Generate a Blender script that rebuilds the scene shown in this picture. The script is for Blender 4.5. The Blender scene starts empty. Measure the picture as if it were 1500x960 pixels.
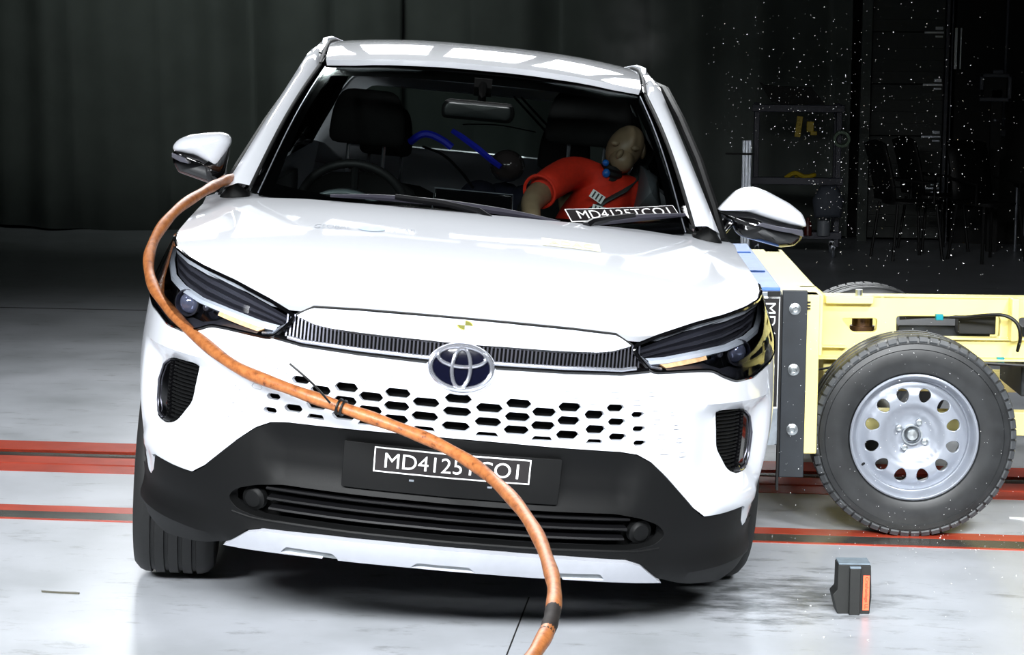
import bpy, bmesh, math, random
from mathutils import Vector, Matrix, geometry
random.seed(7)
sc = bpy.context.scene
col = sc.collection
PI = math.pi

# ---------------- camera, world, lights, exposure ----------------
F_PX, CAM_H, PITCH, CAM_YAW, CAM_ROLL = 3067.075, 1.568785, .130570, .106118, .007222
sc.view_settings.view_transform = 'Standard'
sc.view_settings.look = 'None'
sc.view_settings.gamma = 1
sc.view_settings.use_curve_mapping = False
sc.view_settings.exposure = 0.0
cd = bpy.data.cameras.new('camera'); cam = bpy.data.objects.new('camera', cd); col.objects.link(cam)
cd.sensor_width = 36; cd.lens = F_PX/1500*36; cd.clip_start = .05; cd.clip_end = 100
M = (Matrix.Rotation(CAM_ROLL, 3, 'Y') @ Matrix.Rotation(PITCH, 3, 'X') @ Matrix.Rotation(-CAM_YAW, 3, 'Z')).transposed()
r_, f_, u_ = M @ Vector((1,0,0)), M @ Vector((0,1,0)), M @ Vector((0,0,1))
cam.matrix_world = Matrix(((r_.x, u_.x, -f_.x, 0), (r_.y, u_.y, -f_.y, 0), (r_.z, u_.z, -f_.z, CAM_H), (0,0,0,1)))
sc.camera = cam

w = bpy.data.worlds.new('world'); sc.world = w; w.use_nodes = True
w.node_tree.nodes['Background'].inputs[0].default_value = (.75, .95, .88, 1)
w.node_tree.nodes['Background'].inputs[1].default_value = .02

def area(name, loc, target, sx, sy, power, spread=180, color=(1,1,1)):
    l = bpy.data.lights.new(name, 'AREA'); l.shape = 'RECTANGLE'; l.size = sx; l.size_y = sy
    l.energy = power; l.spread = math.radians(spread); l.color = color
    o = bpy.data.objects.new(name, l); col.objects.link(o); o.location = loc
    o.rotation_euler = (Vector(target)-Vector(loc)).to_track_quat('-Z', 'Y').to_euler()
    return o
# the rig of flood panels hung over the crash point: a bank before the car and a row above and behind it, plus added fills
for i in range(4):
    area('flood_and_fill_front', (-3.6+i*1.75, .4, 3.4), (-1.7+i*.75, 5.4, .2), 1.2, .8, 33, 52, (.95,.98,1))
area('flood_and_fill_front', (-5.2, 3.6, 4.4), (-3.6, 7.2, 0), 1.2, .8, 22, 60, (.95,.98,1))  # extra fill beside the bank, added to brighten the floor at left
area('flood_and_fill_front', (2.6, 3.0, 4.3), (.9, 6.8, .4), 1.0, .8, 16, 40, (.95,.98,1))  # extra fill beside the bank, added to brighten the trolley
for i in range(4):
    area('flood_top', (-4.6+i*1.25, 12.3, 5.5), (-2.6+i*1.05, 5.4, 0), .9, .7, 26, 80, (.95,.98,1))
area('curtain_fill', (-4.5, 11.5, 5.6), (-4.2, 18, 2.6), 3.5, .5, 13, 60, (.9,1,.95))  # added fill aimed at the curtain to lift it out of the dark
for i in range(7):
    area('flood_rear', (-4.4+i*.92, 15.5, 3.9), (-3.2+i*.72, 6.0, .8), .72, 1.5, 8, 80, (.95,.98,1))

# ---------------- helpers ----------------
def mat(name, c, rough=.5, metal=0, coat=0, noise=.04, nscale=40, bump=0, alpha=1, trans=0, emit=None, es=0, spec=.5):
    m = bpy.data.materials.new(name); m.use_nodes = True; nt = m.node_tree; b = nt.nodes['Principled BSDF']
    c = tuple((x/12.92 if x <= .04045 else ((x+.055)/1.055)**2.4) for x in c)
    b.inputs['Roughness'].default_value = rough; b.inputs['Metallic'].default_value = metal
    b.inputs['Coat Weight'].default_value = coat; b.inputs['Coat Roughness'].default_value = .04
    b.inputs['Specular IOR Level'].default_value = spec
    b.inputs['Base Color'].default_value = (*c, 1)
    if noise:
        tc = nt.nodes.new('ShaderNodeTexCoord'); n = nt.nodes.new('ShaderNodeTexNoise'); r = nt.nodes.new('ShaderNodeValToRGB')
        n.inputs['Scale'].default_value = nscale; n.inputs['Detail'].default_value = 3
        nt.links.new(tc.outputs['Object'], n.inputs['Vector']); nt.links.new(n.outputs['Fac'], r.inputs['Fac'])
        r.color_ramp.elements[0].position = .3; r.color_ramp.elements[1].position = .7
        r.color_ramp.elements[0].color = (*[max(0, x*(1-noise)) for x in c], 1)
        r.color_ramp.elements[1].color = (*[min(1, x*(1+noise)) for x in c], 1)
        nt.links.new(r.outputs['Color'], b.inputs['Base Color'])
        if bump:
            bp = nt.nodes.new('ShaderNodeBump'); bp.inputs['Strength'].default_value = bump; bp.inputs['Distance'].default_value = .002
            nt.links.new(n.outputs['Fac'], bp.inputs['Height']); nt.links.new(bp.outputs['Normal'], b.inputs['Normal'])
    if emit: b.inputs['Emission Color'].default_value = (*emit, 1); b.inputs['Emission Strength'].default_value = es
    return m
def glass(name, tint, rough=.02, refl=1.0):
    m = bpy.data.materials.new(name); m.use_nodes = True; nt = m.node_tree; nt.nodes.clear()
    o = nt.nodes.new('ShaderNodeOutputMaterial'); mx = nt.nodes.new('ShaderNodeMixShader'); t = nt.nodes.new('ShaderNodeBsdfTransparent')
    g = nt.nodes.new('ShaderNodeBsdfGlossy'); fr = nt.nodes.new('ShaderNodeFresnel'); ml = nt.nodes.new('ShaderNodeMath'); ml.operation = 'MULTIPLY'
    ml.inputs[1].default_value = refl
    fr.inputs['IOR'].default_value = 1.5
    t.inputs['Color'].default_value = (*tint, 1); g.inputs['Roughness'].default_value = rough
    nt.links.new(fr.outputs[0], ml.inputs[0]); nt.links.new(ml.outputs[0], mx.inputs[0]); nt.links.new(t.outputs[0], mx.inputs[1]); nt.links.new(g.outputs[0], mx.inputs[2])
    nt.links.new(mx.outputs[0], o.inputs[0]); return m

def ccw(p): return p if sum(p[i-1][0]*p[i][1]-p[i][0]*p[i-1][1] for i in range(len(p))) > 0 else p[::-1]
def rnd(pts, r=.02, n=4):
    """round the corners of a closed outline"""
    out = []; N = len(pts)
    for i in range(N):
        a, b, c = pts[i-1], pts[i], pts[(i+1) % N]
        la = math.dist(a, b); lc = math.dist(b, c); ra = min(r, la*.45); rc = min(r, lc*.45)
        p = [b[k]+(a[k]-b[k])*ra/la for k in (0,1)]; q = [b[k]+(c[k]-b[k])*rc/lc for k in (0,1)]
        for j in range(n+1):
            t = j/n; out.append(tuple((1-t)**2*p[k]+2*t*(1-t)*b[k]+t*t*q[k] for k in (0,1)))
    return out
def dens(p, h):
    out = []
    for i in range(len(p)):
        a, b = p[i], p[(i+1) % len(p)]; n = max(1, int(math.dist(a, b)/h+.5))
        out += [(a[0]+(b[0]-a[0])*k/n, a[1]+(b[1]-a[1])*k/n) for k in range(n)]
    return out
def inside(x, y, P):
    c = False; j = len(P)-1
    for i in range(len(P)):
        xi, yi = P[i]; xj, yj = P[j]
        if (yi > y) != (yj > y) and x < (xj-xi)*(y-yi)/(yj-yi)+xi: c = not c
        j = i
    return c
def mir(half):
    """close a half outline that starts and ends on the centre line"""
    return list(half)+[(-x, y) for x, y in reversed(half) if abs(x) > 1e-6]
def flip(pts): return [(-x, y) for x, y in pts]
def nrm(F, u, v):
    e = 1e-3; a = Vector(F(u+e, v))-Vector(F(u-e, v)); b = Vector(F(u, v+e))-Vector(F(u, v-e)); n = a.cross(b)
    return n.normalized() if n.length > 0 else Vector((0,0,1))
def off(F, d):
    def f(u, v): return tuple(Vector(F(u, v))+nrm(F, u, v)*(d(u, v) if callable(d) else d))
    return f
def panel(F, outer, holes=(), h=.03, thick=.015, hv=None, flipn=False):
    """a sheet that follows surface F inside an outline of its parameters, with its edge turned in"""
    hv = hv or h
    loops = [ccw(dens(outer, h))]+[ccw(dens(x, h)) for x in holes]
    vs = []; es = []
    for L in loops:
        b = len(vs); vs += [Vector(q) for q in L]; es += [(b+i, b+(i+1) % len(L)) for i in range(len(L))]
    nb = len(vs); xs = [q[0] for q in loops[0]]; ys = [q[1] for q in loops[0]]
    cell = {}
    for q in vs: cell.setdefault((int(q.x//h), int(q.y//h)), []).append(q)
    x = math.floor(min(xs)/h)*h
    while x < max(xs):
        y = math.floor(min(ys)/hv)*hv
        while y < max(ys):
            px, py = x+h*.5, y+hv*.5
            if inside(px, py, loops[0]) and not any(inside(px, py, L) for L in loops[1:]):
                ci, cj = int(px//h), int(py//h)
                if all((q.x-px)**2+(q.y-py)**2 > (.45*min(h, hv))**2 for i in (-1,0,1) for j in (-1,0,1) for q in cell.get((ci+i, cj+j), ())): vs.append(Vector((px, py)))
            y += hv
        x += h
    V, E, Fc = geometry.delaunay_2d_cdt(vs, es, [], 0, 1e-7)[:3]
    fs = []
    for f in Fc:
        cx = sum(V[i].x for i in f)/len(f); cy = sum(V[i].y for i in f)/len(f)
        if inside(cx, cy, loops[0]) and not any(inside(cx, cy, L) for L in loops[1:]): fs.append(tuple(ccwf(V, f)))
    P = [tuple(F(q.x, q.y)) for q in V]
    if thick:
        cnt = {}
        for f in fs:
            for i in range(len(f)): cnt[(f[i], f[(i+1) % len(f)])] = 1
        bd = [e for e in cnt if (e[1], e[0]) not in cnt]; mp = {}
        for a, b in bd:
            for k in (a, b):
                if k not in mp: mp[k] = len(P); P.append(tuple(Vector(P[k])-nrm(F, V[k].x, V[k].y)*thick*(-1 if flipn else 1)))
        for a, b in bd: fs.append((b, a, mp[a], mp[b]))
    if flipn: fs = [f[::-1] for f in fs]
    used = sorted({i for f in fs for i in f}); mp = {k: i for i, k in enumerate(used)}
    return [P[i] for i in used], [tuple(mp[i] for i in f) for f in fs]
def ccwf(V, f):
    a = sum(V[f[i-1]].x*V[f[i]].y-V[f[i]].x*V[f[i-1]].y for i in range(len(f)))
    return f if a > 0 else f[::-1]
def box(c, s, rot=None):
    R = rot or Matrix.Identity(3)
    v = [tuple(Vector(c)+R @ Vector((x*s[0]/2, y*s[1]/2, z*s[2]/2))) for x in (-1,1) for y in (-1,1) for z in (-1,1)]
    return v, [(0,1,3,2),(4,6,7,5),(0,4,5,1),(2,3,7,6),(0,2,6,4),(1,5,7,3)]
def bb(x0, x1, y0, y1, z0, z1): return box(((x0+x1)/2, (y0+y1)/2, (z0+z1)/2), (x1-x0, y1-y0, z1-z0))
def cr(pts, n=6):
    """smooth curve through points"""
    P = [Vector(p) for p in pts]; P = [P[0]*2-P[1]]+P+[P[-1]*2-P[-2]]; out = []
    for i in range(1, len(P)-2):
        for k in range(n):
            t = k/n; out.append(.5*((2*P[i])+(P[i+1]-P[i-1])*t+(2*P[i-1]-5*P[i]+4*P[i+1]-P[i+2])*t*t+(3*P[i]-P[i-1]-3*P[i+1]+P[i+2])*t**3))
    return out+[P[-2]]
def tube(pts, r, n=10, cap=True, closed=False, flat=1):
    P = [Vector(p) for p in pts]; N = len(P); vs = []; fs = []
    R = r if isinstance(r, (list, tuple)) else [r]*N
    up = Vector((0,0,1)); prev = None
    for i in range(N):
        if closed: t = P[(i+1) % N]-P[i-1]
        else: t = P[min(i+1, N-1)]-P[max(i-1, 0)]
        t.normalize()
        if prev is None: a = t.cross(up if abs(t.z) < .9 else Vector((1,0,0))).normalized()
        else: a = (prev-t*prev.dot(t)).normalized()
        prev = a; b = t.cross(a)
        for k in range(n):
            g = 2*PI*k/n; vs.append(tuple(P[i]+(a*math.cos(g)+b*math.sin(g)*flat)*R[i]))
    for i in range(N if closed else N-1):
        j = (i+1) % N
        for k in range(n): fs.append((i*n+k, i*n+(k+1) % n, j*n+(k+1) % n, j*n+k))
    if cap and not closed: fs.append(tuple(range(n))[::-1]); fs.append(tuple((N-1)*n+k for k in range(n)))
    return vs, fs
def cyl(a, b, r, n=20, r2=None): return tube([a, b], [r, r if r2 is None else r2], n)
def frame(axis):
    a = Vector(axis).normalized(); u = a.cross(Vector((0,0,1)) if abs(a.z) < .9 else Vector((1,0,0))).normalized(); return a, u, a.cross(u)
def lathe(prof, c, axis, n=48, closed=True):
    """prof: (radius, distance along the axis); closed loops back on itself"""
    a, u, v = frame(axis); vs = []; fs = []; m = len(prof)
    for k in range(n):
        g = 2*PI*k/n; d = u*math.cos(g)+v*math.sin(g)
        vs += [tuple(Vector(c)+d*r+a*h) for r, h in prof]
    for k in range(n):
        j = (k+1) % n
        for i in range(m if closed else m-1): fs.append((k*m+i, j*m+i, j*m+(i+1) % m, k*m+(i+1) % m))
    return vs, fs
def ball(c, r, n=20, m=12, rot=None):
    R = rot or Matrix.Identity(3); r = r if isinstance(r, (tuple, list)) else (r, r, r); vs = []; fs = []
    for i in range(m+1):
        p = PI*i/m
        for k in range(n):
            g = 2*PI*k/n; vs.append(tuple(Vector(c)+R @ Vector((r[0]*math.sin(p)*math.cos(g), r[1]*math.sin(p)*math.sin(g), r[2]*math.cos(p)))))
    for i in range(m):
        for k in range(n): fs.append((i*n+k, (i+1)*n+k, (i+1)*n+(k+1) % n, i*n+(k+1) % n))
    return vs, fs
def prism(poly, y0, y1, ax='y'):
    """extrude an (a, b) outline; ax is the axis it runs along"""
    n = len(poly); P = lambda a, b, d: {'y': (a, d, b), 'x': (d, a, b), 'z': (a, b, d)}[ax]
    return [P(a, b, y0) for a, b in poly]+[P(a, b, y1) for a, b in poly], [tuple(range(n))[::-1], tuple(range(n, 2*n))]+[(i, (i+1) % n, n+(i+1) % n, n+i) for i in range(n)]
def pillow(poly, yf, yb, bulge=.35, n=7, inset=None):
    """an (x, z) outline swollen towards -y (yf front) and +y (yb back) as one rounded body"""
    cx = sum(p[0] for p in poly)/len(poly); cz = sum(p[1] for p in poly)/len(poly); ym = yb*.3+yf*.7; L = []
    for i in range(-n, n+1):
        t = i/n; s = math.sqrt(max(0, 1-abs(t)**2.6)); s = max(s, .04)
        y = ym+(ym-yf)*t if t < 0 else ym+(yb-ym)*t
        y = ym-(ym-yf)*abs(t)**1.0 if t < 0 else y
        L.append([(cx+(a-cx)*s, y, cz+(b-cz)*s) for a, b in poly])
    vs = [p for l in L for p in l]; m = len(poly); fs = []
    for i in range(len(L)-1):
        for k in range(m): fs.append((i*m+k, i*m+(k+1) % m, (i+1)*m+(k+1) % m, (i+1)*m+k))
    fs += [tuple(range(m))[::-1], tuple((len(L)-1)*m+k for k in range(m))]
    return vs, fs
def loft(rows):
    """sheet through rows of points"""
    m = len(rows[0]); vs = [tuple(p) for r in rows for p in r]
    return vs, [(i*m+k, i*m+k+1, (i+1)*m+k+1, (i+1)*m+k) for i in range(len(rows)-1) for k in range(m-1)]
XF = None
def obj(name, geos, m, parent=None, bevel=0, smooth=40, sub=0, solid=0, xf='auto', fix=True):
    if isinstance(geos, tuple): geos = [geos]
    vs = []; fs = []
    for v, f in geos: b = len(vs); vs += v; fs += [tuple(i+b for i in g) for g in f]
    X = XF if xf == 'auto' else xf
    if X: vs = [tuple(X(Vector(v))) for v in vs]
    me = bpy.data.meshes.new(name); me.from_pydata([tuple(v) for v in vs], [], fs); me.update()
    if fix:
        bm = bmesh.new(); bm.from_mesh(me); bmesh.ops.recalc_face_normals(bm, faces=bm.faces); bm.to_mesh(me); bm.free()
    if smooth:
        for p in me.polygons: p.use_smooth = True
        me.set_sharp_from_angle(angle=math.radians(smooth))
    me.materials.append(m); o = bpy.data.objects.new(name, me); col.objects.link(o)
    if parent: o.parent = parent
    if solid: d = o.modifiers.new('solid', 'SOLIDIFY'); d.thickness = solid; d.offset = -1
    if bevel: d = o.modifiers.new('bevel', 'BEVEL'); d.width = bevel; d.segments = 2; d.limit_method = 'ANGLE'; d.angle_limit = math.radians(38); d.harden_normals = False
    if sub: d = o.modifiers.new('sub', 'SUBSURF'); d.levels = sub; d.render_levels = sub
    return o
def empty(name, loc=(0,0,0), rz=0, parent=None):
    o = bpy.data.objects.new(name, None); col.objects.link(o); o.location = loc; o.rotation_euler = (0,0,rz); o.empty_display_size = .2
    if parent: o.parent = parent
    return o
def tag(o, label=None, cat=None, group=None, kind=None):
    if label: o['label'] = label
    if cat: o['category'] = cat
    if group: o['group'] = group
    if kind: o['kind'] = kind
    return o
def text_geo(s, fn, box_, squeeze=False):
    """lettering fitted to box_ = (a0, a1, b0, b1) and laid on fn(a, b)"""
    cu = bpy.data.curves.new('lettering', 'FONT'); cu.body = s; cu.resolution_u = 4
    o = bpy.data.objects.new('lettering', cu); col.objects.link(o)
    dg = bpy.context.evaluated_depsgraph_get(); me = bpy.data.meshes.new_from_object(o.evaluated_get(dg))
    V = [v.co.copy() for v in me.vertices]; fs = [tuple(p.vertices) for p in me.polygons]
    bpy.data.objects.remove(o); bpy.data.curves.remove(cu); bpy.data.meshes.remove(me)
    x0 = min(v.x for v in V); x1 = max(v.x for v in V); y0 = min(v.y for v in V); y1 = max(v.y for v in V)
    a0, a1, b0, b1 = box_
    return [tuple(fn(a0+(v.x-x0)/(x1-x0)*(a1-a0), b0+(v.y-y0)/(y1-y0)*(b1-b0))) for v in V], fs
def skin(name, verts, edges, radii, m, parent=None, sub=2, X=None):
    me = bpy.data.meshes.new(name); me.from_pydata([tuple(X(Vector(v))) if X else v for v in verts], edges, [])
    o = bpy.data.objects.new(name, me); col.objects.link(o)
    o.modifiers.new('skin', 'SKIN'); s = o.modifiers.new('sub', 'SUBSURF'); s.levels = s.render_levels = sub
    for i, r in enumerate(radii):
        sv = me.skin_vertices[0].data[i]; sv.radius = (r, r) if not isinstance(r, tuple) else r; sv.use_root = (i == 0)
    me.materials.append(m)
    dg = bpy.context.evaluated_depsgraph_get(); me2 = bpy.data.meshes.new_from_object(o.evaluated_get(dg))
    for p in me2.polygons: p.use_smooth = True
    bpy.data.objects.remove(o); bpy.data.meshes.remove(me)
    o = bpy.data.objects.new(name, me2); col.objects.link(o)
    if not me2.materials: me2.materials.append(m)
    if parent: o.parent = parent
    return o

# ---------------- materials ----------------
WHITE = mat('white car paint', (.83,.84,.865), .6, coat=1, noise=.01, spec=.15)
BLACKPL = mat('black textured plastic', (.038,.04,.042), .55, noise=.12, nscale=900, bump=.15, spec=.18)
GLOSSBLK = mat('gloss black', (.03,.03,.035), .08, coat=1, noise=.02)
DARKGREY = mat('dark grey metallic trim', (.06,.06,.068), .36, metal=.2)
SILVER = mat('silver skid paint', (.70,.71,.74), .38, metal=.2, noise=.02)
CHROME = mat('chrome', (.80,.81,.85), .17, metal=.85, noise=.01)
SATIN = mat('satin aluminium', (.74,.76,.8), .32, metal=.85, noise=.03)
SMOKE = mat('smoked chrome', (.42,.42,.46), .28, metal=.8, noise=.02)
LAMPGREY = mat('silver grey lamp fin', (.40,.40,.44), .3, metal=.3, noise=.02)
LAMPWHITE = mat('lamp light guide', (.80,.82,.86), .25, coat=.6, noise=.02)
AMBER = mat('amber indicator lens', (.93,.76,.58), .2, coat=1, noise=.25, nscale=60, emit=(1,.5,.2), es=.25)
VOID = mat('dark cavity', (.018,.018,.018), .8, noise=.02, spec=.1)
NAVY = mat('navy emblem field', (.035,.04,.10), .1, coat=.6, noise=.03)
RUBBER = mat('tyre rubber', (.075,.077,.077), .62, noise=.12, nscale=120, bump=.2)
RUBBERD = mat('pale tread rubber', (.24,.25,.26), .5, noise=.3, nscale=25, bump=.2)  # paler grey for the trolley tread blocks
RUBBERM = mat('grey tyre sidewall', (.145,.15,.155), .4, noise=.3, nscale=18, bump=.1)
WINDSHIELD = glass('windshield glass', (.52,.56,.55), refl=.6)
SIDEGLASS = glass('tinted side glass', (.16,.18,.18))
REARGLASS = glass('rear glass', (.75,.8,.8), refl=.6)
LENS = glass('clear lamp cover', (.93,.95,.97))
SEAT = mat('black seat cloth', (.03,.032,.033), .85, noise=.15, nscale=200, bump=.2)
DASH = mat('charcoal dashboard', (.075,.08,.085), .6, noise=.08, nscale=300)
DASHG = mat('grey trim and reflection', (.4,.44,.45), .35, noise=.05)
STICKER = mat('black sticker film', (.10,.085,.09), .4, noise=.04)
PRINTW = mat('white print', (.93,.93,.93), .5, noise=.02)
PRINTG = mat('faint grey print', (.50,.53,.58), .5, noise=.1)
PRINTB = mat('faint blue print', (.55,.70,.84), .5, noise=.2)
PRINTY = mat('faint yellow print', (.90,.885,.76), .5, noise=.05)
OLIVE = mat('yellow target print', (.86,.8,.35), .5, noise=.05)
PRINTK = mat('black print', (.05,.05,.05), .5, noise=.05)
YELLOW = mat('pale yellow machine paint', (.98,.925,.61), .38, noise=.05, nscale=8)
STEELD = mat('dark blue grey steel plate', (.14,.158,.18), .6, metal=0, noise=.15, nscale=20)
BOLT = mat('zinc bolt', (.74,.76,.77), .3, metal=.9, noise=.1)
RIM = mat('silver painted steel', (.60,.62,.66), .35, metal=.35, noise=.05, nscale=15)
BLUEF = mat('blue barrier face', (.36,.52,.80), .4, metal=.1, noise=.15, nscale=12)
ALU = mat('aluminium honeycomb sheet', (.72,.75,.78), .3, metal=.8, noise=.15, nscale=30)
BLUE = mat('royal blue enamel', (.06,.12,.42), .45, noise=.1)
BLUED = mat('dark blue rack enamel', (.03,.045,.16), .45, noise=.1)
BLUEG = mat('blue strap webbing', (.14,.19,.85), .5, noise=.1)
YELT = mat('yellow tool plastic', (.70,.60,.08), .5, noise=.1)
BLKM = mat('matt black', (.035,.035,.035), .7, noise=.1)
CHAIRM = mat('black chair plastic', (.025,.025,.025), .6, noise=.05)
GREYD = mat('dim grey paint', (.32,.33,.36), .5, noise=.08)
TEAL = mat('teal connector', (.0,.55,.6), .4, noise=.05)
BROWNM = mat('bronze cylinder', (.35,.26,.2), .3, metal=.7, noise=.3, nscale=30)
SKINM = mat('tan dummy vinyl', (.56,.48,.38), .42, noise=.1, nscale=25)
REDS = mat('red cotton shirt', (.84,.16,.05), .75, noise=.12, nscale=60, bump=.3)
BELT = mat('grey belt webbing', (.2,.22,.22), .6, noise=.1, nscale=300)
ORANGE = mat('orange sticker', (.98,.42,.27), .55, noise=.04)
INK = mat('dark red ink', (.35,.08,.05), .6, noise=.04)
WIPERM = mat('grey wiper plastic', (.19,.185,.22), .45, noise=.05)
CABLE = mat('black cable', (.03,.03,.03), .5, noise=.05)

# ---- car body surfaces, in the car's own frame: x to its left, y back from the nose, z up ----
def _pchip(xs, ys):
    n = len(xs); h = [xs[i+1]-xs[i] for i in range(n-1)]; d = [(ys[i+1]-ys[i])/h[i] for i in range(n-1)]
    m = [d[0]]+[0 if d[i-1]*d[i] <= 0 else (h[i-1]+h[i])*3/((2*h[i]+h[i-1])/d[i-1]+(h[i]+2*h[i-1])/d[i]) for i in range(1, n-1)]+[d[-1]]
    def f(x):
        if x <= xs[0]: return ys[0]+m[0]*(x-xs[0])
        if x >= xs[-1]: return ys[-1]+m[-1]*(x-xs[-1])
        i = 0
        while x > xs[i+1]: i += 1
        t = (x-xs[i])/h[i]; t2 = t*t; t3 = t2*t
        return (2*t3-3*t2+1)*ys[i]+(t3-2*t2+t)*h[i]*m[i]+(-2*t3+3*t2)*ys[i+1]+(t3-t2)*h[i]*m[i+1]
    return f
# plan curve of the body at waist height
PLAN = [(0,0),(.2,.012),(.4,.052),(.55,.105),(.65,.165),(.74,.255),(.814,.365),(.87,.5),(.91,.68),(.93,.95),(.932,1.6),(.932,2.6),(.92,3.4),(.89,3.9),(.80,4.25)]
_s = [0]
for i in range(1, len(PLAN)): _s.append(_s[-1]+math.hypot(PLAN[i][0]-PLAN[i-1][0], PLAN[i][1]-PLAN[i-1][1]))
_px = _pchip(_s, [p[0] for p in PLAN]); _py = _pchip(_s, [p[1] for p in PLAN])
U_ARCH = _s[9]            # station of the front axle
_y0 = _pchip([.15,.22,.3,.42,.5,.62,.74,.8,.86,.9,1.0,1.1], [.16,.085,.03,.005,0,0,.005,.012,.035,.07,.16,.25])
_wz = _pchip([.15,.25,.4,.6,.8,.95,1.05,1.15], [.925,.95,.978,1.0,.985,.955,.925,.90])
def S(u, z):
    """front fascia, fenders and doors: u runs along the plan curve from the nose"""
    a = abs(u); s = 1 if u >= 0 else -1
    x = _px(a); y = _py(a)
    k = max(0., 1-y/.9)                      # the nose profile fades out along the fender
    th = max(0., min(1, (z-.85)/.15))*max(0., min(1, (y-.42)/.4))       # the shoulders draw in behind the lamps
    return (s*x*(1+(_wz(z)-1)*min(1, a/.6))*(1-.045*th), y+_y0(z)*k**1.5, z)
EDGE = [(0,.897),(.14,.895),(.28,.893),(.4,.888),(.53,.889),(.661,.922),(.786,.94),(.904,.956),(1.023,.972),(1.15,.985),(1.3,.999),(1.5,1.02),(1.75,1.045),(1.95,1.06)]
_ep = [S(u, z) for u, z in EDGE]
_zs = _pchip([-.05]+[p[1] for p in _ep]+[2.6, 4.3], [.897]+[p[2] for p in _ep]+[1.11, 1.17])       # shoulder height by y
_xy = _pchip([0]+[p[1] for p in _ep], [0]+[p[0] for p in _ep])                                      # shoulder x by y
_zc = _pchip([0,.067,.1,.2,.5,.8,1.1,1.4], [.86,.897,.915,.945,1.01,1.055,1.088,1.10])              # hood centre line
def G(x, y):
    """hood"""
    xs = max(.12, _xy(y)); r = min(1.3, abs(x)/xs)
    return (x, y, _zc(y)-(_zc(y)-_zs(y))*r**2.6)
def W(x, t):
    """windshield, t from cowl 0 to header 1"""
    r = abs(x)/(.69*(1-t)+.555*t)
    return (x, 1.19+.76*t+(.13*(1-t)+.11*t)*r**2.2, 1.068+.455*t+(.03*(1-t)-.03*t)*r**2+.03*math.sin(math.pi*min(1,max(0,t))))
_zr = _pchip([1.9,2.1,2.5,2.9,3.4,3.9,4.2], [1.53,1.572,1.612,1.622,1.61,1.56,1.49])
def RF(x, y):
    """roof"""
    return (x, y, _zr(y-.1*(abs(x)/.56)**2.2)-.035*(abs(x)/.56)**2.6)
def belt(y): return _zs(y)
def GS(y, t):
    """side glass, t from belt 0 to roof rail 1"""
    b = belt(y); tz = 1.53-.03*max(0, y-3)
    return (.785-.04*max(0, y-3)-.17*t-.03*t*t, y, b+(tz-b)*t)

# ---------------- the car ----------------
CX, CY, CYAW, BROLL, BPITCH, CDZ = -.724005, 5.194791, .1248545, .0863589, -.0070737, -.0079559
car = empty('car', (CX, CY, 0), CYAW)
tag(car, 'white compact SUV facing the camera on the test floor, leaning towards the yellow barrier trolley', 'car')
PIV = Vector((0, 1.0, .3)); RB = Matrix.Rotation(BROLL, 3, 'Y') @ Matrix.Rotation(BPITCH, 3, 'X')
def body(v): return RB @ (v-PIV)+PIV+Vector((0,0,CDZ))
XF = body

BT = [(0,.596),(.13,.595),(.28,.592),(.434,.589),(.483,.583),(.524,.564),(.581,.522),(.689,.436),(.735,.411),(.82,.413),(.925,.42),(.962,.41),(.985,.366),(1.02,.345),(1.045,.35),(1.075,.40)]  # paint over plastic
ARC = .445; AZ = .36
def arcpt(r, a): return (U_ARCH-r*math.cos(a), AZ+r*math.sin(a))
HLB = [(1.255,.85),(1.2,.818),(1.1,.803),(1.016,.797),(.92,.777),(.812,.772),(.748,.788),(.708,.804),(.65,.805),(.557,.800),(.505,.797)]
GRB = [(.418,.786),(.262,.782),(.112,.780),(0,.779)]
half = BT+[arcpt(ARC, a) for a in (.3,.5,.7,.85)]+[(1.24,.75)]+HLB+GRB
# relief of the painted bumper
def ss(t): t = max(0, min(1, t)); return t*t*(3-2*t)
def relief(u, z):
    a = abs(u)
    r = -.035*ss((a-.56)/.2)*ss((.705-z)/.02)*ss((z-.44)/.1)*ss((1.12-a)/.1)
    r += .016*ss((.06-abs(z-.445))/.05)*ss((a-.66)/.12)*ss((1.1-a)/.1)
    return r
SB = off(S, relief)
VENT = [(.769,.694),(.93,.686),(.985,.668),(1.03,.61),(1.03,.548),(1.0,.505),(.922,.502),(.872,.514),(.788,.585)]
HEX = [(0,.698,.036,.0115),(0,.665,.038,.0115),(0,.627,.038,.0115)]
for c, zz, hw in ((.081,(.681,.645),.0355),(.155,(.698,.664,.630),.034),(.223,(.681,.646),.033),(.289,(.698,.663,.626),.032),(.356,(.682,.644),.0285),(.412,(.702,.666,.627),.026),(.475,(.687,.650,.613),.020)):
    for k, z in enumerate(zz):
        for s in (-1, 1): HEX.append((s*(c+(k*.006 if c > .35 else 0)), z, hw, .0115 if c < .4 else .0095 if c < .45 else .0075))
def hexo(c, z, a, b): return [(c-a, z), (c-a*.68, z-b), (c+a*.68, z-b), (c+a, z), (c+a*.68, z+b), (c-a*.68, z+b)]
hexes = [hexo(*h) for h in HEX]
for c, w_ in ((.081,.031),(.223,.029),(.362,.024)):
    for s in (-1, 1): hexes.append([(s*c-w_, .6075), (s*c+w_, .6075), (s*c+w_*.72, .619), (s*c-w_*.72, .619)])
DIM = [(.155,.732,.032,.010),(.221,.717,.032,.010),(.289,.733,.030,.0095),(.354,.719,.026,.009),(.407,.737,.022,.008),(.466,.719,.019,.007),(.508,.742,.014,.006),(.519,.707,.0165,.0075),(.53,.671,.0175,.0078),(.544,.632,.019,.008),(.557,.593,.019,.008),(.575,.693,.011,.006),(.589,.658,.0115,.0062),(.603,.623,.0125,.0068),(.619,.584,.0135,.0072)]
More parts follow.
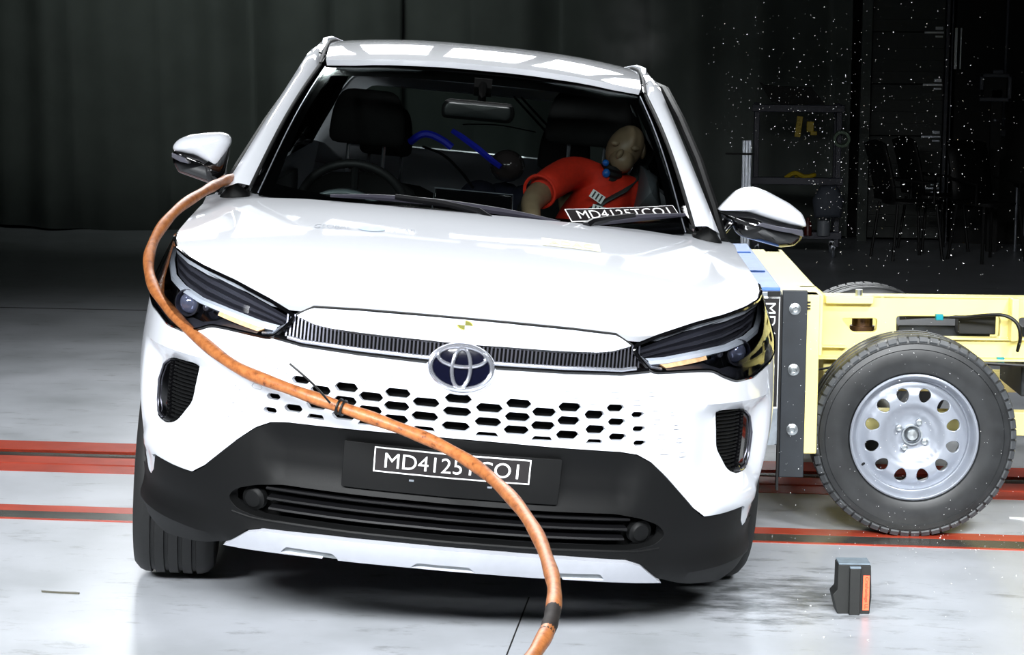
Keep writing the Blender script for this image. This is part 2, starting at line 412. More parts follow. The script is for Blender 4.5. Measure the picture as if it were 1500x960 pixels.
geo = [panel(SB, mir(half), [rnd(VENT, .02, 3), flip(rnd(VENT, .02, 3))]+[rnd(x, .003, 2) for x in hexes], h=.022, thick=.02)]
for c, z, a, b in DIM:
    for s in (-1, 1): geo.append(panel(off(SB, .0035), rnd(hexo(s*c, z, a, b), .003, 2), [rnd(hexo(s*c, z, a*.82, b*.72), .002, 2)], h=.012, thick=.006))
obj('front_bumper', geo, WHITE, car, bevel=.0015)
obj('radiator_mesh', panel(off(S, -.04), mir([(0,.605),(.54,.600),(.54,.71),(.3,.725),(0,.725)]), h=.05, thick=0), VOID, car)
# garnish strip under the hood line and the ribbed grille band
GT = [(0,.836),(.107,.838),(.258,.839),(.351,.841),(.394,.846),(.443,.860)]
obj('hood_garnish', panel(S, mir(GT+[(.450,.866),(.403,.884),(.281,.890),(.1,.893),(0,.894)]), h=.02, thick=.02), WHITE, car, bevel=.0012)
band = mir([(0,.784),(.112,.785),(.262,.787),(.418,.791),(.497,.801)]+[(.462,.838),(.447,.853)]+GT[::-1])
gb = obj('grille_band', panel(off(S, -.024), band, h=.03, thick=.0), VOID, car)
obj('grille_ribs', [g for g in (
    (lambda u, zt, zb: loft([[off(S, -.012)(u-.0022, zb), off(S, -.002)(u-.0022, zt)], [off(S, -.012)(u+.0022, zb), off(S, -.002)(u+.0022, zt)]]))(k*.0105, (.835+.03*max(0, abs(k*.0105)-.3)/.15), .799+.010*max(0, abs(k*.0105)-.35)/.12) for k in range(-45, 46))], SMOKE, gb, solid=.0)
obj('grille_edge', [tube([off(S, .0)(u, z-.0005) for u, z in [(-.497,.803),(-.418,.793),(-.262,.789),(-.112,.787),(0,.786),(.112,.787),(.262,.789),(.418,.793),(.497,.803)]], .0075, 8)], GLOSSBLK, car)
obj('grille_chrome_strip', tube([off(S, .003)(u, z) for u, z in [(-.46,.806),(-.418,.800),(-.262,.797),(-.112,.795),(0,.795),(.112,.795),(.262,.797),(.418,.800),(.46,.806)]], .0055, 8), CHROME, car)
# hood
HO = [(0,.074),(.139,.078),(.275,.091),(.386,.111),(.43,.112),(.452,.118)]+[(x, y+.003) for x, y, z in _ep[4:13]]+[(.835,1.33),(.80,1.46),(.705,1.395),(.63,1.31),(.50,1.245),(.377,1.204),(.2,1.17),(0,1.165)]
obj('hood', panel(G, mir(HO), h=.045, thick=.02), WHITE, car, bevel=.002)
obj('under_hood_shade', panel(off(G, -.03), mir([(0,.15),(.4,.2),(.6,.35),(.7,.5),(.74,1.3),(0,1.25)]), h=.1, thick=0), VOID, car)  # dark sheet standing in for the shade seen through the hood gaps
# lower bumper
def sk(u, z): return .012*ss((.33-z)/.03)-.02*ss((abs(u)-.60)/.1)*ss((.40-z)/.05)*ss((1-abs(u))/.2)*0
LO = [(0,.424),(.44,.424),(.52,.412),(.585,.392),(.612,.365),(.585,.338),(.52,.325),(.45,.322),(0,.322)]
low = [(u, z-.003) for u, z in BT]+[arcpt(.44, -.02), arcpt(.39, -.02), arcpt(.39, -.16), arcpt(.39,-.3), (1.10,.22), (.911,.20), (.753,.215),(.63,.233),(.545,.29),(.498,.300),(.31,.306),(.157,.308),(0,.308)]
def lowrel(u, z):
    a = abs(u); return .010*ss((.30-abs(z-.27)-.26)/.02)-.018*ss((.572-z)/.02)*ss((z-.43)/.02)*ss((.50-a)/.03) + .012*ss((.29-z)/.03)*ss((a-.62)/.1)
SL = off(S, lowrel)
obj('lower_bumper', panel(SL, mir(low), [mir([(0, LO[0][1])]+rnd(LO, .02, 3)[5:-5]+[(0,.322)])], h=.025, thick=.03), BLACKPL, car, bevel=.003)
cav = obj('lower_grille', [panel(off(S, -.055), mir([(0,.44),(.52,.43),(.62,.39),(.62,.34),(.52,.31),(0,.31)]), h=.06, thick=0)], VOID, car)
for z, e in ((.404,.495),(.376,.492),(.348,.488)):
    obj('grille_slat', loft([[off(S, -.04)(u, z+.006), off(S, -.012)(u, z+.004), off(S, -.008)(u, z), off(S, -.012)(u, z-.004), off(S,-.04)(u, z-.006)] for u in [-e+2*e*i/40 for i in range(41)]]), DARKGREY, cav)
obj('grille_lip', tube([off(S, -.004)(u, .318+.010*ss((abs(u)-.52)/.1)) for u in [-.60+1.2*i/40 for i in range(41)]], .006, 8), BLACKPL, cav)
for s in (-1, 1):
    c = Vector(off(S, -.02)(s*.542, .364)); n = nrm(S, s*.542, .364)
    obj('fog_lamp_cover', lathe([(0,.004),(.012,.0045),(.022,.003),(.026,-.002),(.032,-.004),(.034,-.02),(0,-.02)], c, n, 32, False), BLACKPL, car)
skd = mir([(0,.305),(.157,.304),(.31,.302),(.498,.296),(.541,.287),(.63,.233),(.545,.236),(.483,.239),(.319,.245),(.163,.247),(0,.248)])
obj('skid_plate', panel(off(S, .016), skd, [rnd([(s+c-.085,.2485-.003*abs(c)/.3),(s+c+.085,.2485-.003*abs(c)/.3),(s+c+.067,.264),(s+c-.067,.264)], .006, 2) for s in (0,) for c in (-.36, 0, .36)], h=.025, thick=.035), SILVER, car, bevel=.002)
SKR = mat('grey skid recess', (.5,.52,.53), .5)
for c in (-.36, 0, .36): obj('skid_recess', panel(off(S, .008), [(c-.09,.246-.003*abs(c)/.3),(c+.09,.246-.003*abs(c)/.3),(c+.07,.268),(c-.07,.268)], h=.03, thick=.01), SKR, car)
obj('hood_gap_shade', tube([off(S, .0)(u, z) for u, z in [(-.448,.864),(-.403,.8875),(-.281,.8935),(-.1,.8965),(.1,.8965),(.281,.8935),(.403,.8875),(.448,.864)]], .003, 6), BLKM, car)  # black tube laid along the hood gap as its shade
# number plate carrier
PC = off(S, .004)
pl = obj('plate_holder', panel(PC, rnd([(-.281,.443),(.281,.443),(.281,.563),(-.281,.563)], .004, 2), h=.03, thick=.02), BLACKPL, car, bevel=.002)
st = obj('number_sticker', panel(off(PC, .0015), [(-.2005,.492),(.2005,.492),(.2005,.5565),(-.2005,.5565)], h=.03, thick=.001), PRINTW, pl)
obj('sticker_field', panel(off(PC, .0022), [(-.197,.4955),(.197,.4955),(.197,.553),(-.197,.553)], h=.03, thick=.0005), STICKER, st)
obj('plate_lettering', text_geo('MD4125TCO1', off(PC, .003), (-.172,.170,.5045,.5435)), PRINTW, st, smooth=0, fix=False)
for u in (-.1, .1): obj('plate_clip', panel(off(PC, .002), [(u-.006,.4755),(u+.006,.4755),(u+.006,.480),(u-.006,.480)], h=.02, thick=.002), SATIN, pl)
# side vents
for s in (-1, 1):
    V_ = VENT if s > 0 else flip(VENT)
    v = obj('bumper_vent', panel(off(SB, -.020), rnd(V_, .02, 3), h=.03, thick=0), BLACKPL, car)
    ribs = []
    for k in range(17):
        z = .515+k*.0105; a0 = .80 if z > .575 else .80+(.575-z)*1.25; a1 = .925
        ribs.append(tube([off(SB, -.016)(s*a0, z), off(SB, -.010)(s*(a0+a1)/2, z), off(SB, -.008)(s*a1, z)], .0032, 6))
    obj('vent_ribs', ribs, BLACKPL, v)
    fin = [(.932,.684),(.985,.666),(1.026,.61),(1.026,.55),(1.0,.508),(.942,.505),(.935,.52)]
    obj('vent_fin', panel(off(SB, .004), rnd(fin if s > 0 else flip(fin), .015, 3), h=.02, thick=.025), GLOSSBLK, v, bevel=.003)
    obj('vent_fin_edge', tube([off(SB, .008)(s*u, z) for u, z in ((.935,.678),(.975,.66),(1.008,.61),(1.010,.552),(.99,.518),(.95,.512))], .003, 6), SMOKE, v)
# headlights
HLT = [(.451,.861),(.53,.889),(.661,.922),(.786,.94),(.904,.956),(1.023,.972),(1.15,.985),(1.30,.995)]
HL = HLT+[(1.29,.93)]+HLB+[(.465,.838)]
def hsd(p, s): return p if s > 0 else flip(p)
for s in (-1, 1):
    hl = obj('headlight', panel(off(S, -.055), hsd(HL, s), h=.04, thick=0), GLOSSBLK, car)
    obj('housing_rim', tube([off(S, -.002)(s*u, z) for u, z in rnd(HL, .02, 3)], .0055, 6, closed=True), GLOSSBLK, hl)
    # upper blade: dark stepped ribs above a pale light guide
    T = [(.47,.858),(.53,.879),(.661,.912),(.786,.932),(.904,.949),(1.023,.966),(1.15,.978),(1.27,.988)]
    Bq = [(.505,.832),(.557,.842),(.661,.858),(.786,.872),(.904,.889),(1.0,.905),(1.10,.935),(1.20,.965)]
    for k in range(6):
        f0, f1 = k/6, (k+1)/6
        rows = []
        for (a, b), (c, d) in zip(T, Bq):
            p0 = (a+(c-a)*f0, b+(d-b)*f0); p1 = (a+(c-a)*f1, b+(d-b)*f1)
            rows.append([off(S, -.010-.003*k)(s*p0[0], p0[1]), off(S, -.026-.003*k)(s*(p0[0]*.45+p1[0]*.55), p0[1]*.45+p1[1]*.55), off(S, -.012-.003*k)(s*p1[0], p1[1])])
        obj('lamp_fin', loft(rows), LAMPGREY if k % 2 else SMOKE, hl)
    obj('light_guide', loft([[off(S, -.020)(s*a, b), off(S, -.010)(s*(a+.004), b-.008), off(S, -.012)(s*(a+.006), b-.018), off(S, -.03)(s*(a+.006), b-.022)] for a, b in [(.497,.836)]+Bq[1:]]), LAMPWHITE, hl)
    obj('lamp_inner_trim', tube([off(S, -.008)(s*a, b) for a, b in ((.457,.848),(.49,.828),(.508,.812),(.54,.808))], .004, 6), CHROME, hl)
    ind = panel(off(S, -.016), hsd([(.532,.825),(.70,.846),(.705,.834),(.56,.811)], s), h=.02, thick=.01)
    obj('turn_indicator', ind, AMBER, hl)
    obj('lower_lamp_tray', loft([[off(S, -.05)(s*u, z+.032), off(S, -.02)(s*u, z+.012), off(S, -.008)(s*u, z+.004)] for u, z in HLB[1:-1]]), SMOKE, hl)
    c = Vector(off(S, -.035)(s*.887, .847)); n = (nrm(S, s*.75, .84)).normalized(); n = Vector((n.x*.45, n.y, 0)).normalized()
    pj = obj('projector_ring', lathe([(.036,-.02),(.037,.012),(.033,.014),(.031,.004),(.031,-.02)], c, n, 36, True), SMOKE, hl)
    obj('projector_lens', lathe([(0,.018),(.012,.016),(.022,.010),(.029,.0),(.030,-.006)], c, n, 32, False), mat('projector glass', (.55,.57,.68), .04, metal=.6, coat=1, noise=.3, nscale=35), pj)
    c2 = Vector(off(S, -.035)(s*.782, .850))
    obj('small_lamp', lathe([(0,.012),(.009,.009),(.013,0),(.013,-.01)], c2, n, 20, False), SMOKE, hl)
    obj('lamp_cover', panel(off(S, .001), rnd(hsd(HL, s), .006, 2), h=.03, thick=0), LENS, hl)
# emblem: oval ring with two crossed ovals
EZ = .777
def oval(cx, cz, a, b, d, n=48): return [off(S, d)(cx+a*math.cos(2*PI*i/n), cz+b*math.sin(2*PI*i/n)) for i in range(n)]
em = obj('emblem', panel(off(S, .010), [(.078*math.cos(2*PI*i/48), EZ+.052*math.sin(2*PI*i/48)) for i in range(48)], h=.02, thick=.03), NAVY, car)
obj('emblem_ring', [tube(oval(0, EZ, .0785, .0535, .012), .0068, 8, closed=True), tube(oval(0, EZ+.026, .060, .0235, .014), .0052, 8, closed=True), tube(oval(0, EZ-.002, .0225, .047, .015), .0052, 8, closed=True)], CHROME, em)
obj('emblem_mount', [tube(oval(0, EZ-.003, .084, .060, .001), .006, 8, closed=True)], WHITE, em)
# hood and garnish stickers
obj('target_sticker', [panel(off(S, .0012), [(0,.8805)]+[(.021*math.cos(a), .8805+.0115*math.sin(a)) for a in [k0+PI/2*i/8 for i in range(9)]], h=.01, thick=0) for k0 in (0, PI)], OLIVE, car)
obj('target_sticker_dark', [panel(off(S, .0014), [(0,.8805)]+[(.0185*math.cos(a), .8805+.010*math.sin(a)) for a in [k0+PI/2*i/8 for i in range(9)]], h=.01, thick=0) for k0 in (0, PI)], mat('olive target print', (.42,.42,.2), .5), car)
obj('hood_lettering', text_geo('GLOBAL', off(G, .002), (-.452,-.345,.735,.79)), PRINTG, car, smooth=0, fix=False)
obj('hood_lettering', text_geo('NCAP', off(G, .002), (-.235,-.163,.735,.79)), PRINTG, car, smooth=0, fix=False)
obj('hood_roundel', [panel(off(G, .002), [(-.287+.04*math.cos(2*PI*i/24), .762+.036*math.sin(2*PI*i/24)) for i in range(24)], h=.02, thick=0)], PRINTB, car)
obj('hood_sticker', panel(off(G, .0015), [(.205,.745),(.375,.745),(.375,.845),(.205,.845)], h=.03, thick=0), PRINTY, car)
obj('hood_lettering', text_geo('ADAC', off(G, .0025), (.225,.355,.765,.825)), mat('pale olive print', (.86,.83,.66), .5), car, smooth=0, fix=False)
# fenders, doors, wheel arch cladding, sills
UR = U_ARCH+2.64
def shz(u): return belt(_py(u))
def arch_edge(c, r, a0, a1, n=14): return [(c-r*math.cos(a0+(a1-a0)*i/n), AZ+r*math.sin(a0+(a1-a0)*i/n)) for i in range(n+1)]
fend = [(1.24,.75)]+[q for q in arch_edge(U_ARCH, ARC, .85, PI-.35)]+[(2.02,.40),(2.10,.62),(2.08,.95),(2.02,1.055),(1.95,1.058),(1.75,1.043),(1.5,1.018),(1.305,.998),(1.295,.93),(1.258,.85)]
def flank(o_, s): return panel(S, hsd(o_, s), h=.06, thick=.02)
UE = _s[-1]
for s in (-1, 1):
    obj('front_fender', flank(fend, s), WHITE, car, bevel=.002)
    fd = [(2.03,.40),(3.02,.38),(3.04,1.0),(3.02,shz(3.02)),(2.5,shz(2.5)),(2.03,shz(2.03)-.002),(2.09,.95),(2.11,.62)]
    rd = [(3.03,.38),(3.72,.38)]+arch_edge(UR, .44, .32, 1.0, 5)+[(4.02,.9),(4.05,shz(4.05)),(3.5,shz(3.5)),(3.03,shz(3.03)),(3.05,1.0)]
    qp = arch_edge(UR, .44, 1.05, PI-.2)+[(UE,.42),(UE,shz(UE)-.03),(4.6,shz(4.6)),(4.06,shz(4.06)),(4.03,.9)]
    d = obj('front_door', flank(fd, s), WHITE, car, bevel=.002); obj('door_handle', tube([off(S, .03)(s*u, .93) for u in (2.78,2.83,2.93,2.97)], .012, 8), WHITE, d)
    d = obj('rear_door', flank(rd, s), WHITE, car, bevel=.002); obj('door_handle', tube([off(S, .03)(s*u, .96) for u in (3.74,3.79,3.89,3.93)], .012, 8), WHITE, d)
    obj('quarter_panel', flank(qp, s), WHITE, car, bevel=.002)
    for c, e in ((U_ARCH, .16), (UR, .1)):
        o_ = arch_edge(c, .452, .02, PI-.02, 24)+arch_edge(c, .39, PI-.02, .02, 24)
        obj('wheel_arch_trim', panel(off(S, -.004), hsd(o_, s), h=.05, thick=.05), BLACKPL, car, bevel=.003)
    obj('sill_trim', panel(off(S, .006), hsd([(U_ARCH+.39,.25),(UR-.39,.25),(UR-.40,.40),(U_ARCH+.40,.40)], s), h=.08, thick=.05), BLACKPL, car, bevel=.003)
# glasshouse
ws = obj('windshield', panel(W, mir([(0,-.02),(.3,-.02),(.50,-.03),(.668,-.04),(.67,0),(.615,.5),(.545,.975),(.3,.975),(0,.97)]), h=.08, thick=.004), WINDSHIELD, car)
obj('windshield_border', panel(off(W, -.003), mir([(0,-.02),(.3,-.02),(.50,-.03),(.668,-.04),(.67,0),(.615,.5),(.545,.975),(.3,.975),(0,.97)]), [mir([(0,.045),(.3,.045),(.52,.04),(.622,.05),(.578,.5),(.52,.89),(.3,.895),(0,.89)])], h=.06, thick=0), GLOSSBLK, ws)
RO = [(0,1.965),(.25,1.975),(.45,2.01),(.548,2.065),(.575,2.6),(.575,3.4),(.52,4.15),(0,4.2)]
obj('roof', panel(RF, mir(RO), h=.08, thick=.02), WHITE, car, bevel=.003)
obj('roof_spoiler', panel(off(RF, .004), mir([(0,4.0),(.5,3.98),(.5,4.28),(0,4.32)]), h=.1, thick=.03), WHITE, car, bevel=.004)
for s in (-1, 1):
    X_ = lambda p: (s*p[0], p[1], p[2])
    # front pillar running into the roof side
    rows = []; brow = []
    for i in range(33):
        t = i/20
        if t <= 1:
            wi = Vector(W(.69*(1-t)+.558*t, t)); go = Vector((.785*(1-t)+.612*t-.01*math.sin(PI*t), 1.30*(1-t)+2.16*t, 1.07*(1-t)+1.525*t+.012*math.sin(PI*t)))
        else:
            y = 2.07+(t-1)*1.9/.6; wi = Vector(RF(.552+.022*min(1, (t-1)*5), y)); go = Vector((.612-.02*(t-1), y+.1*max(0, 1-(t-1)*3), GS(y, 1)[2]))
        wi += Vector((.012, -.004, .006)); m1 = wi.lerp(go, .3)+Vector((.01,-.016,.016)); m2 = wi.lerp(go, .7)+Vector((.018,-.012,.010))
        rows.append([X_(p) for p in (wi+Vector((0,.03,-.02)), wi, m1, m2, go, go+Vector((-.03,.03,-.02)))])
        brow.append(X_(wi+Vector((-.004,-.002,-.004))))
    obj('front_pillar', loft(rows), WHITE, car, smooth=60)
    obj('pillar_moulding', tube(brow[:21], .006, 8), BLKM, car)
    obj('roof_ditch_moulding', tube([tuple(Vector(p)+Vector((0,0,.004))) for p in brow[20:]], .005, 8), BLKM, car)
    obj('pillar_bright_line', tube([tuple(Vector(W(s*(.67*(1-t)+.546*t), t-.03))+Vector((0,-.005,.003))) for t in [i/12 for i in range(13)]], .0022, 6), SATIN, car)
    obj('pillar_foot_cap', pillow([(s*a, b) for a, b in ((.69,1.035),(.80,1.03),(.79,1.065),(.77,1.09),(.745,1.105),(.70,1.08))], 1.27, 1.42), BLACKPL, car)
    # side windows, frames, pillars
    def GSm(y, t, s=s): p = GS(y, t); return (s*p[0], p[1], p[2])
    fw = [(1.46,.02),(2.36,.02),(2.40,.96),(2.24,.96)]; rw = [(2.48,.02),(3.25,.02),(3.45,.5),(3.30,.94),(2.48,.96)]; qw = [(3.50,.25),(3.75,.32),(3.5,.88)]
    sf = [(1.34,-.03),(4.1,-.03),(3.95,.5),(3.6,1.02),(2.17,1.02)]
    obj('window_frame', panel(GSm, sf, [fw, rw, qw], h=.1, thick=.03, flipn=s < 0), GLOSSBLK, car)
    for q in (fw, rw, qw): obj('side_window', panel(off(GSm, -.008*s), q, h=.15, thick=0, flipn=s < 0), SIDEGLASS, car)
    obj('window_weather_strip', tube([tuple(Vector(GSm(y, t))+Vector((s*((.018+.035*math.sin(PI*min(1, max(0, (y-1.36)/1.6)))) if s > 0 else .004),0,0))) for y, t in ((1.36,.0),(1.5,.18),(1.75,.47),(2.0,.75),(2.2,.97),(2.5,1.0),(3.0,1.0))], .016, 8), BLACKPL, car)
    obj('roof_rail', tube([(s*.585, 2.45, 1.560), (s*.588, 2.52, 1.582), (s*.59, 2.9, 1.592), (s*.585, 3.5, 1.582), (s*.575, 3.62, 1.55)], .011, 8), SATIN, car)
# cowl and wipers
obj('cowl', loft([[(x, 1.11+.10*(abs(x)/.7)**2.2, _zc(1.1)-.035-.03*(abs(x)/.7)**2), (x, 1.215+.13*(abs(x)/.7)**2.2, 1.058+.01*(abs(x)/.7)**2)] for x in [-.68+1.36*i/20 for i in range(21)]]), BLKM, car)
def wiper(pts, arm):
    wpr = obj('wiper', tube(cr([off(W, .022)(x, t) for x, t in pts], 5), [.007+.011*math.sin(PI*(i+.5)/(5*(len(pts)-1)+1)) for i in range(5*(len(pts)-1)+1)], 6, flat=.7), WIPERM, car)
    obj('wiper_arm', tube([off(W, .034)(x, t) for x, t in arm], [.009,.010,.012,.016], 6), DARKGREY, wpr)
wiper([(-.44,.005),(-.30,.033),(-.12,.045),(.05,.034),(.16,.018),(.27,-.010)], [(-.24,.033),(-.10,.03),(.02,.005),(.06,-.05)])
wiper([(.35,-.02),(.43,.012),(.52,.03),(.665,.045)], [(.50,.025),(.42,.005),(.37,-.02),(.35,-.05)])
# number on the windshield
def stk(a, b):  # a, b in 0..1 over the sticker
    x0 = .308+(.284-.308)*b; x1 = .655+(.632-.655)*b; t0 = .018+(.085-.018)*b; t1 = .059+(.122-.059)*b
    return off(W, .006)(x0+(x1-x0)*a, t0+(t1-t0)*a)
ns = obj('number_sticker', panel(stk, [(0,0),(1,0),(1,1),(0,1)], h=.2, thick=0), PRINTW, ws)
obj('sticker_field', panel(lambda a, b: tuple(Vector(stk(a, b))+Vector((0,-.0008,.0008))), [(.008,.05),(.992,.05),(.992,.95),(.008,.95)], h=.2, thick=0), STICKER, ns)
obj('sticker_lettering', text_geo('MD4125TCO1', lambda a, b: tuple(Vector(stk(a, b))+Vector((0,-.0016,.0016))), (.09,.93,.2,.82)), PRINTW, ns, smooth=0, fix=False)
# mirrors
MR = [(.782,1.153),(.796,1.173),(.835,1.22),(.86,1.235),(.897,1.24),(.942,1.227),(1.013,1.197),(1.057,1.168),(1.074,1.136),(1.073,1.125),(1.028,1.128),(.959,1.14),(.883,1.157),(.831,1.156)]
MRL = [(.784,1.150),(.831,1.158),(.883,1.159),(.959,1.142),(1.028,1.130),(1.072,1.127),(1.067,1.087),(1.046,1.062),(.999,1.052),(.953,1.060),(.865,1.077),(.846,1.093),(.838,1.122)]
ML = [(-.967,1.201),(-.951,1.221),(-.919,1.238),(-.86,1.25),(-.818,1.256),(-.792,1.25),(-.783,1.229),(-.817,1.142),(-.839,1.15),(-.892,1.175),(-.966,1.183)]
MLL = [(-.966,1.185),(-.892,1.177),(-.839,1.152),(-.817,1.144),(-.790,1.22),(-.79,1.199),(-.80,1.118),(-.82,1.094),(-.842,1.088),(-.946,1.115),(-.966,1.146)]
for k, (up, lowr) in enumerate(((ML, MLL), (MR, MRL))):
    sg = -1 if k == 0 else 1
    mr = obj('side_mirror', pillow(ccw(rnd(up, .012, 3)), 1.40, 1.58), WHITE, car, smooth=50)
    obj('mirror_lower_shell', pillow(ccw(rnd(lowr, .008, 2)), 1.415, 1.59), GLOSSBLK, mr, smooth=50)
    xi = .80*sg if k == 0 else .812
    obj('mirror_arm', tube([(xi*1.02, 1.50, 1.115), (sg*.80, 1.49, 1.075), (sg*.775, 1.45, 1.045)] if k else [(-.84,1.5,1.12),(-.81,1.49,1.075),(-.79,1.46,1.045)], [.03,.028,.03], 10, flat=.6), GLOSSBLK, mr)
    if k: ip = [(.906,1.119),(.927,1.130),(.984,1.122),(1.058,1.118),(1.063,1.096),(1.023,1.104),(.982,1.107)]
    else: ip = [(-.964,1.178),(-.925,1.168),(-.905,1.148),(-.935,1.152),(-.964,1.164)]
    obj('mirror_indicator', prism(ccw(ip), 1.408, 1.43), SMOKE, mr, bevel=.002)
    gp = rnd([(sg*.80,1.10),(sg*1.03 if k else -.93,1.10),(sg*1.03 if k else -.94,1.185),(sg*.83,1.20)], .02, 3)
    obj('mirror_glass', prism(gp, 1.585, 1.59), CHROME, mr)
# tailgate and rear window
def TG(x, t): return (x, 4.36-.30*max(0, t-.45)-.10*(abs(x)/.8)**2, .35+1.15*t)
obj('tailgate', panel(TG, rnd([(-.80,.0),(.80,.0),(.80,.62),(.70,.80),(.56,.97),(-.56,.97),(-.70,.80),(-.80,.62)], .04, 3), [rnd([(-.62,.70),(.62,.70),(.50,.93),(-.50,.93)], .04, 3)], h=.1, thick=.02, flipn=True), WHITE, car)
obj('rear_window', panel(off(TG, -.004), [(-.64,.68),(.64,.68),(.52,.94),(-.52,.94)], h=.15, thick=0, flipn=True), REARGLASS, car)
for s in (-1, 1): obj('tail_lamp', panel(off(TG, -.02), [(s*a, b) for a, b in ((.45,.5),(.80,.52),(.80,.62),(.45,.58))], h=.1, thick=.03, flipn=True), mat('red tail lamp', (.5,.03,.03), .2, coat=1), car)
# dark floor pan boxes put in to block light, and interior
obj('floor_pan_light_block', [bb(-.70,.70,.35,4.2,.22,.34), bb(-.52,.52,.24,.6,.30,.72)], BLKM, car)
obj('inner_side_lining', [bb(s*.79-.02, s*.79+.02, 1.35, 4.1, .35, 1.02) for s in (-1, 1)], DASH, car)
obj('headliner', panel(off(RF, -.03), [(-.5,2.02),(.5,2.02),(.5,4.05),(-.5,4.05)], h=.2, thick=.01), SEAT, car)
obj('dashboard', loft([[(x, 1.22+.16*(abs(x)/.72)**2, .99), (x, 1.30+.15*(abs(x)/.72)**2, 1.025), (x, 1.48, 1.04), (x, 1.60, 1.03-.02*math.cos(x*3)), (x, 1.66, .97), (x, 1.63, .80), (x, 1.60, .5)] for x in [-.74+1.48*i/24 for i in range(25)]]), DASH, car)
obj('instrument_hood', loft([[(-.41+.135*math.cos(PI*k/12)*(1-.1*j), 1.47+.16*j, 1.03+.075*math.sin(PI*k/12)) for k in range(13)] for j in (0, .5, 1)]), DASHG, car, solid=.012)  # pale grey colour stands in for the reflection on this hood
obj('centre_screen', prism([(-.13,1.02),(.13,1.02),(.125,1.135),(-.125,1.135)], 1.525, 1.535), GLOSSBLK, car, bevel=.003)
obj('screen_edge', tube([(-.132,1.523,1.03),(-.127,1.523,1.138),(.127,1.523,1.138),(.132,1.523,1.03)], .0018, 6), SATIN, car)
obj('dashboard_vent_trim', prism([(-.56,1.045),(-.44,1.045),(-.44,1.056),(-.56,1.060)], 1.46, 1.50), DASHG, car)
swc = Vector((-.40,1.83,1.01)); swn = Vector((0,.92,.4)).normalized(); a_, u2, v2 = frame(swn)
sw = obj('steering_wheel', [tube([swc+u2*.185*math.cos(2*PI*i/40)+v2*.185*math.sin(2*PI*i/40) for i in range(40)], .015, 10, closed=True)], DASH, car)
obj('steering_hub', [ball(swc+swn*-.02, (.07,.035,.06)), tube([swc-u2*.18, swc+u2*.18], .014, 8), tube([swc, swc-v2*.18], .014, 8), cyl(swc-swn*.02, swc-swn*.3, .035)], DASH, sw)
def seat(name, x, w2=.25, y=2.35, yb=.14, hr=.13, base=.52, top=1.13):
    z0 = base; st_ = obj(name, [pillow([(x-w2, z0), (x+w2, z0), (x+w2*1.02, z0+.2), (x+w2*.94, top-.1), (x+w2*.6, top), (x-w2*.6, top), (x-w2*.94, top-.1), (x-w2*1.02, z0+.2)], y-.08, y+.10)], SEAT, car, sub=1)
    obj('seat_cushion', box((x, y-.28, z0-.06), (w2*2, .56, .17)), SEAT, st_, bevel=.04)
    if hr:
        obj('headrest', pillow(rnd([(x-hr-.01, top+.09), (x+hr+.01, top+.09), (x+hr, top+.22), (x+hr*.75, top+.29), (x-hr*.75, top+.29), (x-hr, top+.22)], .04, 3), y-.02, y+.11), SEAT, st_)
        for s in (-1, 1): obj('headrest_post', cyl((x+s*.065, y+.05, top-.05), (x+s*.065, y+.05, top+.12), .007, 8), CHROME, st_)
seat('driver_seat', -.40, top=1.13); seat('passenger_seat', .40, w2=.26, hr=.15, top=1.20)
seat('rear_seat', -.36, .33, 3.2, hr=.1, top=1.06); seat('rear_seat', .36, .33, 3.2, hr=.1, top=1.06)
rm = obj('interior_mirror', pillow(ccw(rnd([(-.128,1.360),(.10,1.360),(.115,1.385),(.105,1.425),(-.115,1.425),(-.132,1.40)], .015, 3)), 1.73, 1.76), BLACKPL, car)
obj('interior_mirror_back', pillow(ccw(rnd([(-.12,1.368),(.092,1.368),(.102,1.388),(.095,1.417),(-.108,1.417),(-.122,1.397)], .012, 3)), 1.722, 1.74), mat('mirror back sheen', (.12,.135,.135), .35), rm)
obj('mirror_stalk', [tube([(.0,1.745,1.40),(.0,1.80,1.44),(.0,1.86,1.49)], .014, 8), bb(-.03,.03,1.84,1.90,1.44,1.50)], VOID, rm)
obj('blue_harness_strap', tube([(-.095,2.4,1.300),(-.06,2.4,1.282),(.005,2.4,1.243),(.06,2.39,1.205),(.095,2.38,1.185)], [.012,.015,.016,.015,.013], 6, flat=.8), BLUEG, car)
obj('blue_cable_bundle', tube(cr([(-.245,2.52,1.24),(-.219,2.5,1.264),(-.195,2.5,1.275),(-.165,2.5,1.273),(-.123,2.5,1.256),(-.09,2.5,1.235)], 4), .014, 8), BLUEG, car)
obj('data_cable', [tube(cr([(-.2,2.7,1.22),(-.12,2.6,1.2),(-.05,2.5,1.15),(.0,2.4,1.1)], 4), .005, 6), tube([(.14,3.4,1.43),(.28,2.9,1.30)], .005, 6), tube([(.17,3.4,1.43),(.31,2.9,1.30)], .005, 6)], CABLE, car)
obj('rear_shelf_edge', tube(cr([(-.06,3.3,1.300),(-.01,3.3,1.306),(.099,3.3,1.311),(.239,3.3,1.297)], 4), .003, 6), SATIN, car)
obj('seat_belt', loft([[(x-.028, y, z), (x+.028, y-.006, z+.022)] for x, y, z in ((.62,2.32,1.28),(.56,2.07,1.20),(.50,1.955,1.14),(.43,1.935,1.095),(.36,1.93,1.02),(.28,1.94,.9))]), BELT, car, solid=.002)
obj('side_airbag', pillow([(.56,1.10),(.66,1.10),(.63,1.22),(.575,1.25)], 1.9, 2.3), mat('pale side curtain', (.36,.38,.40), .5), car)
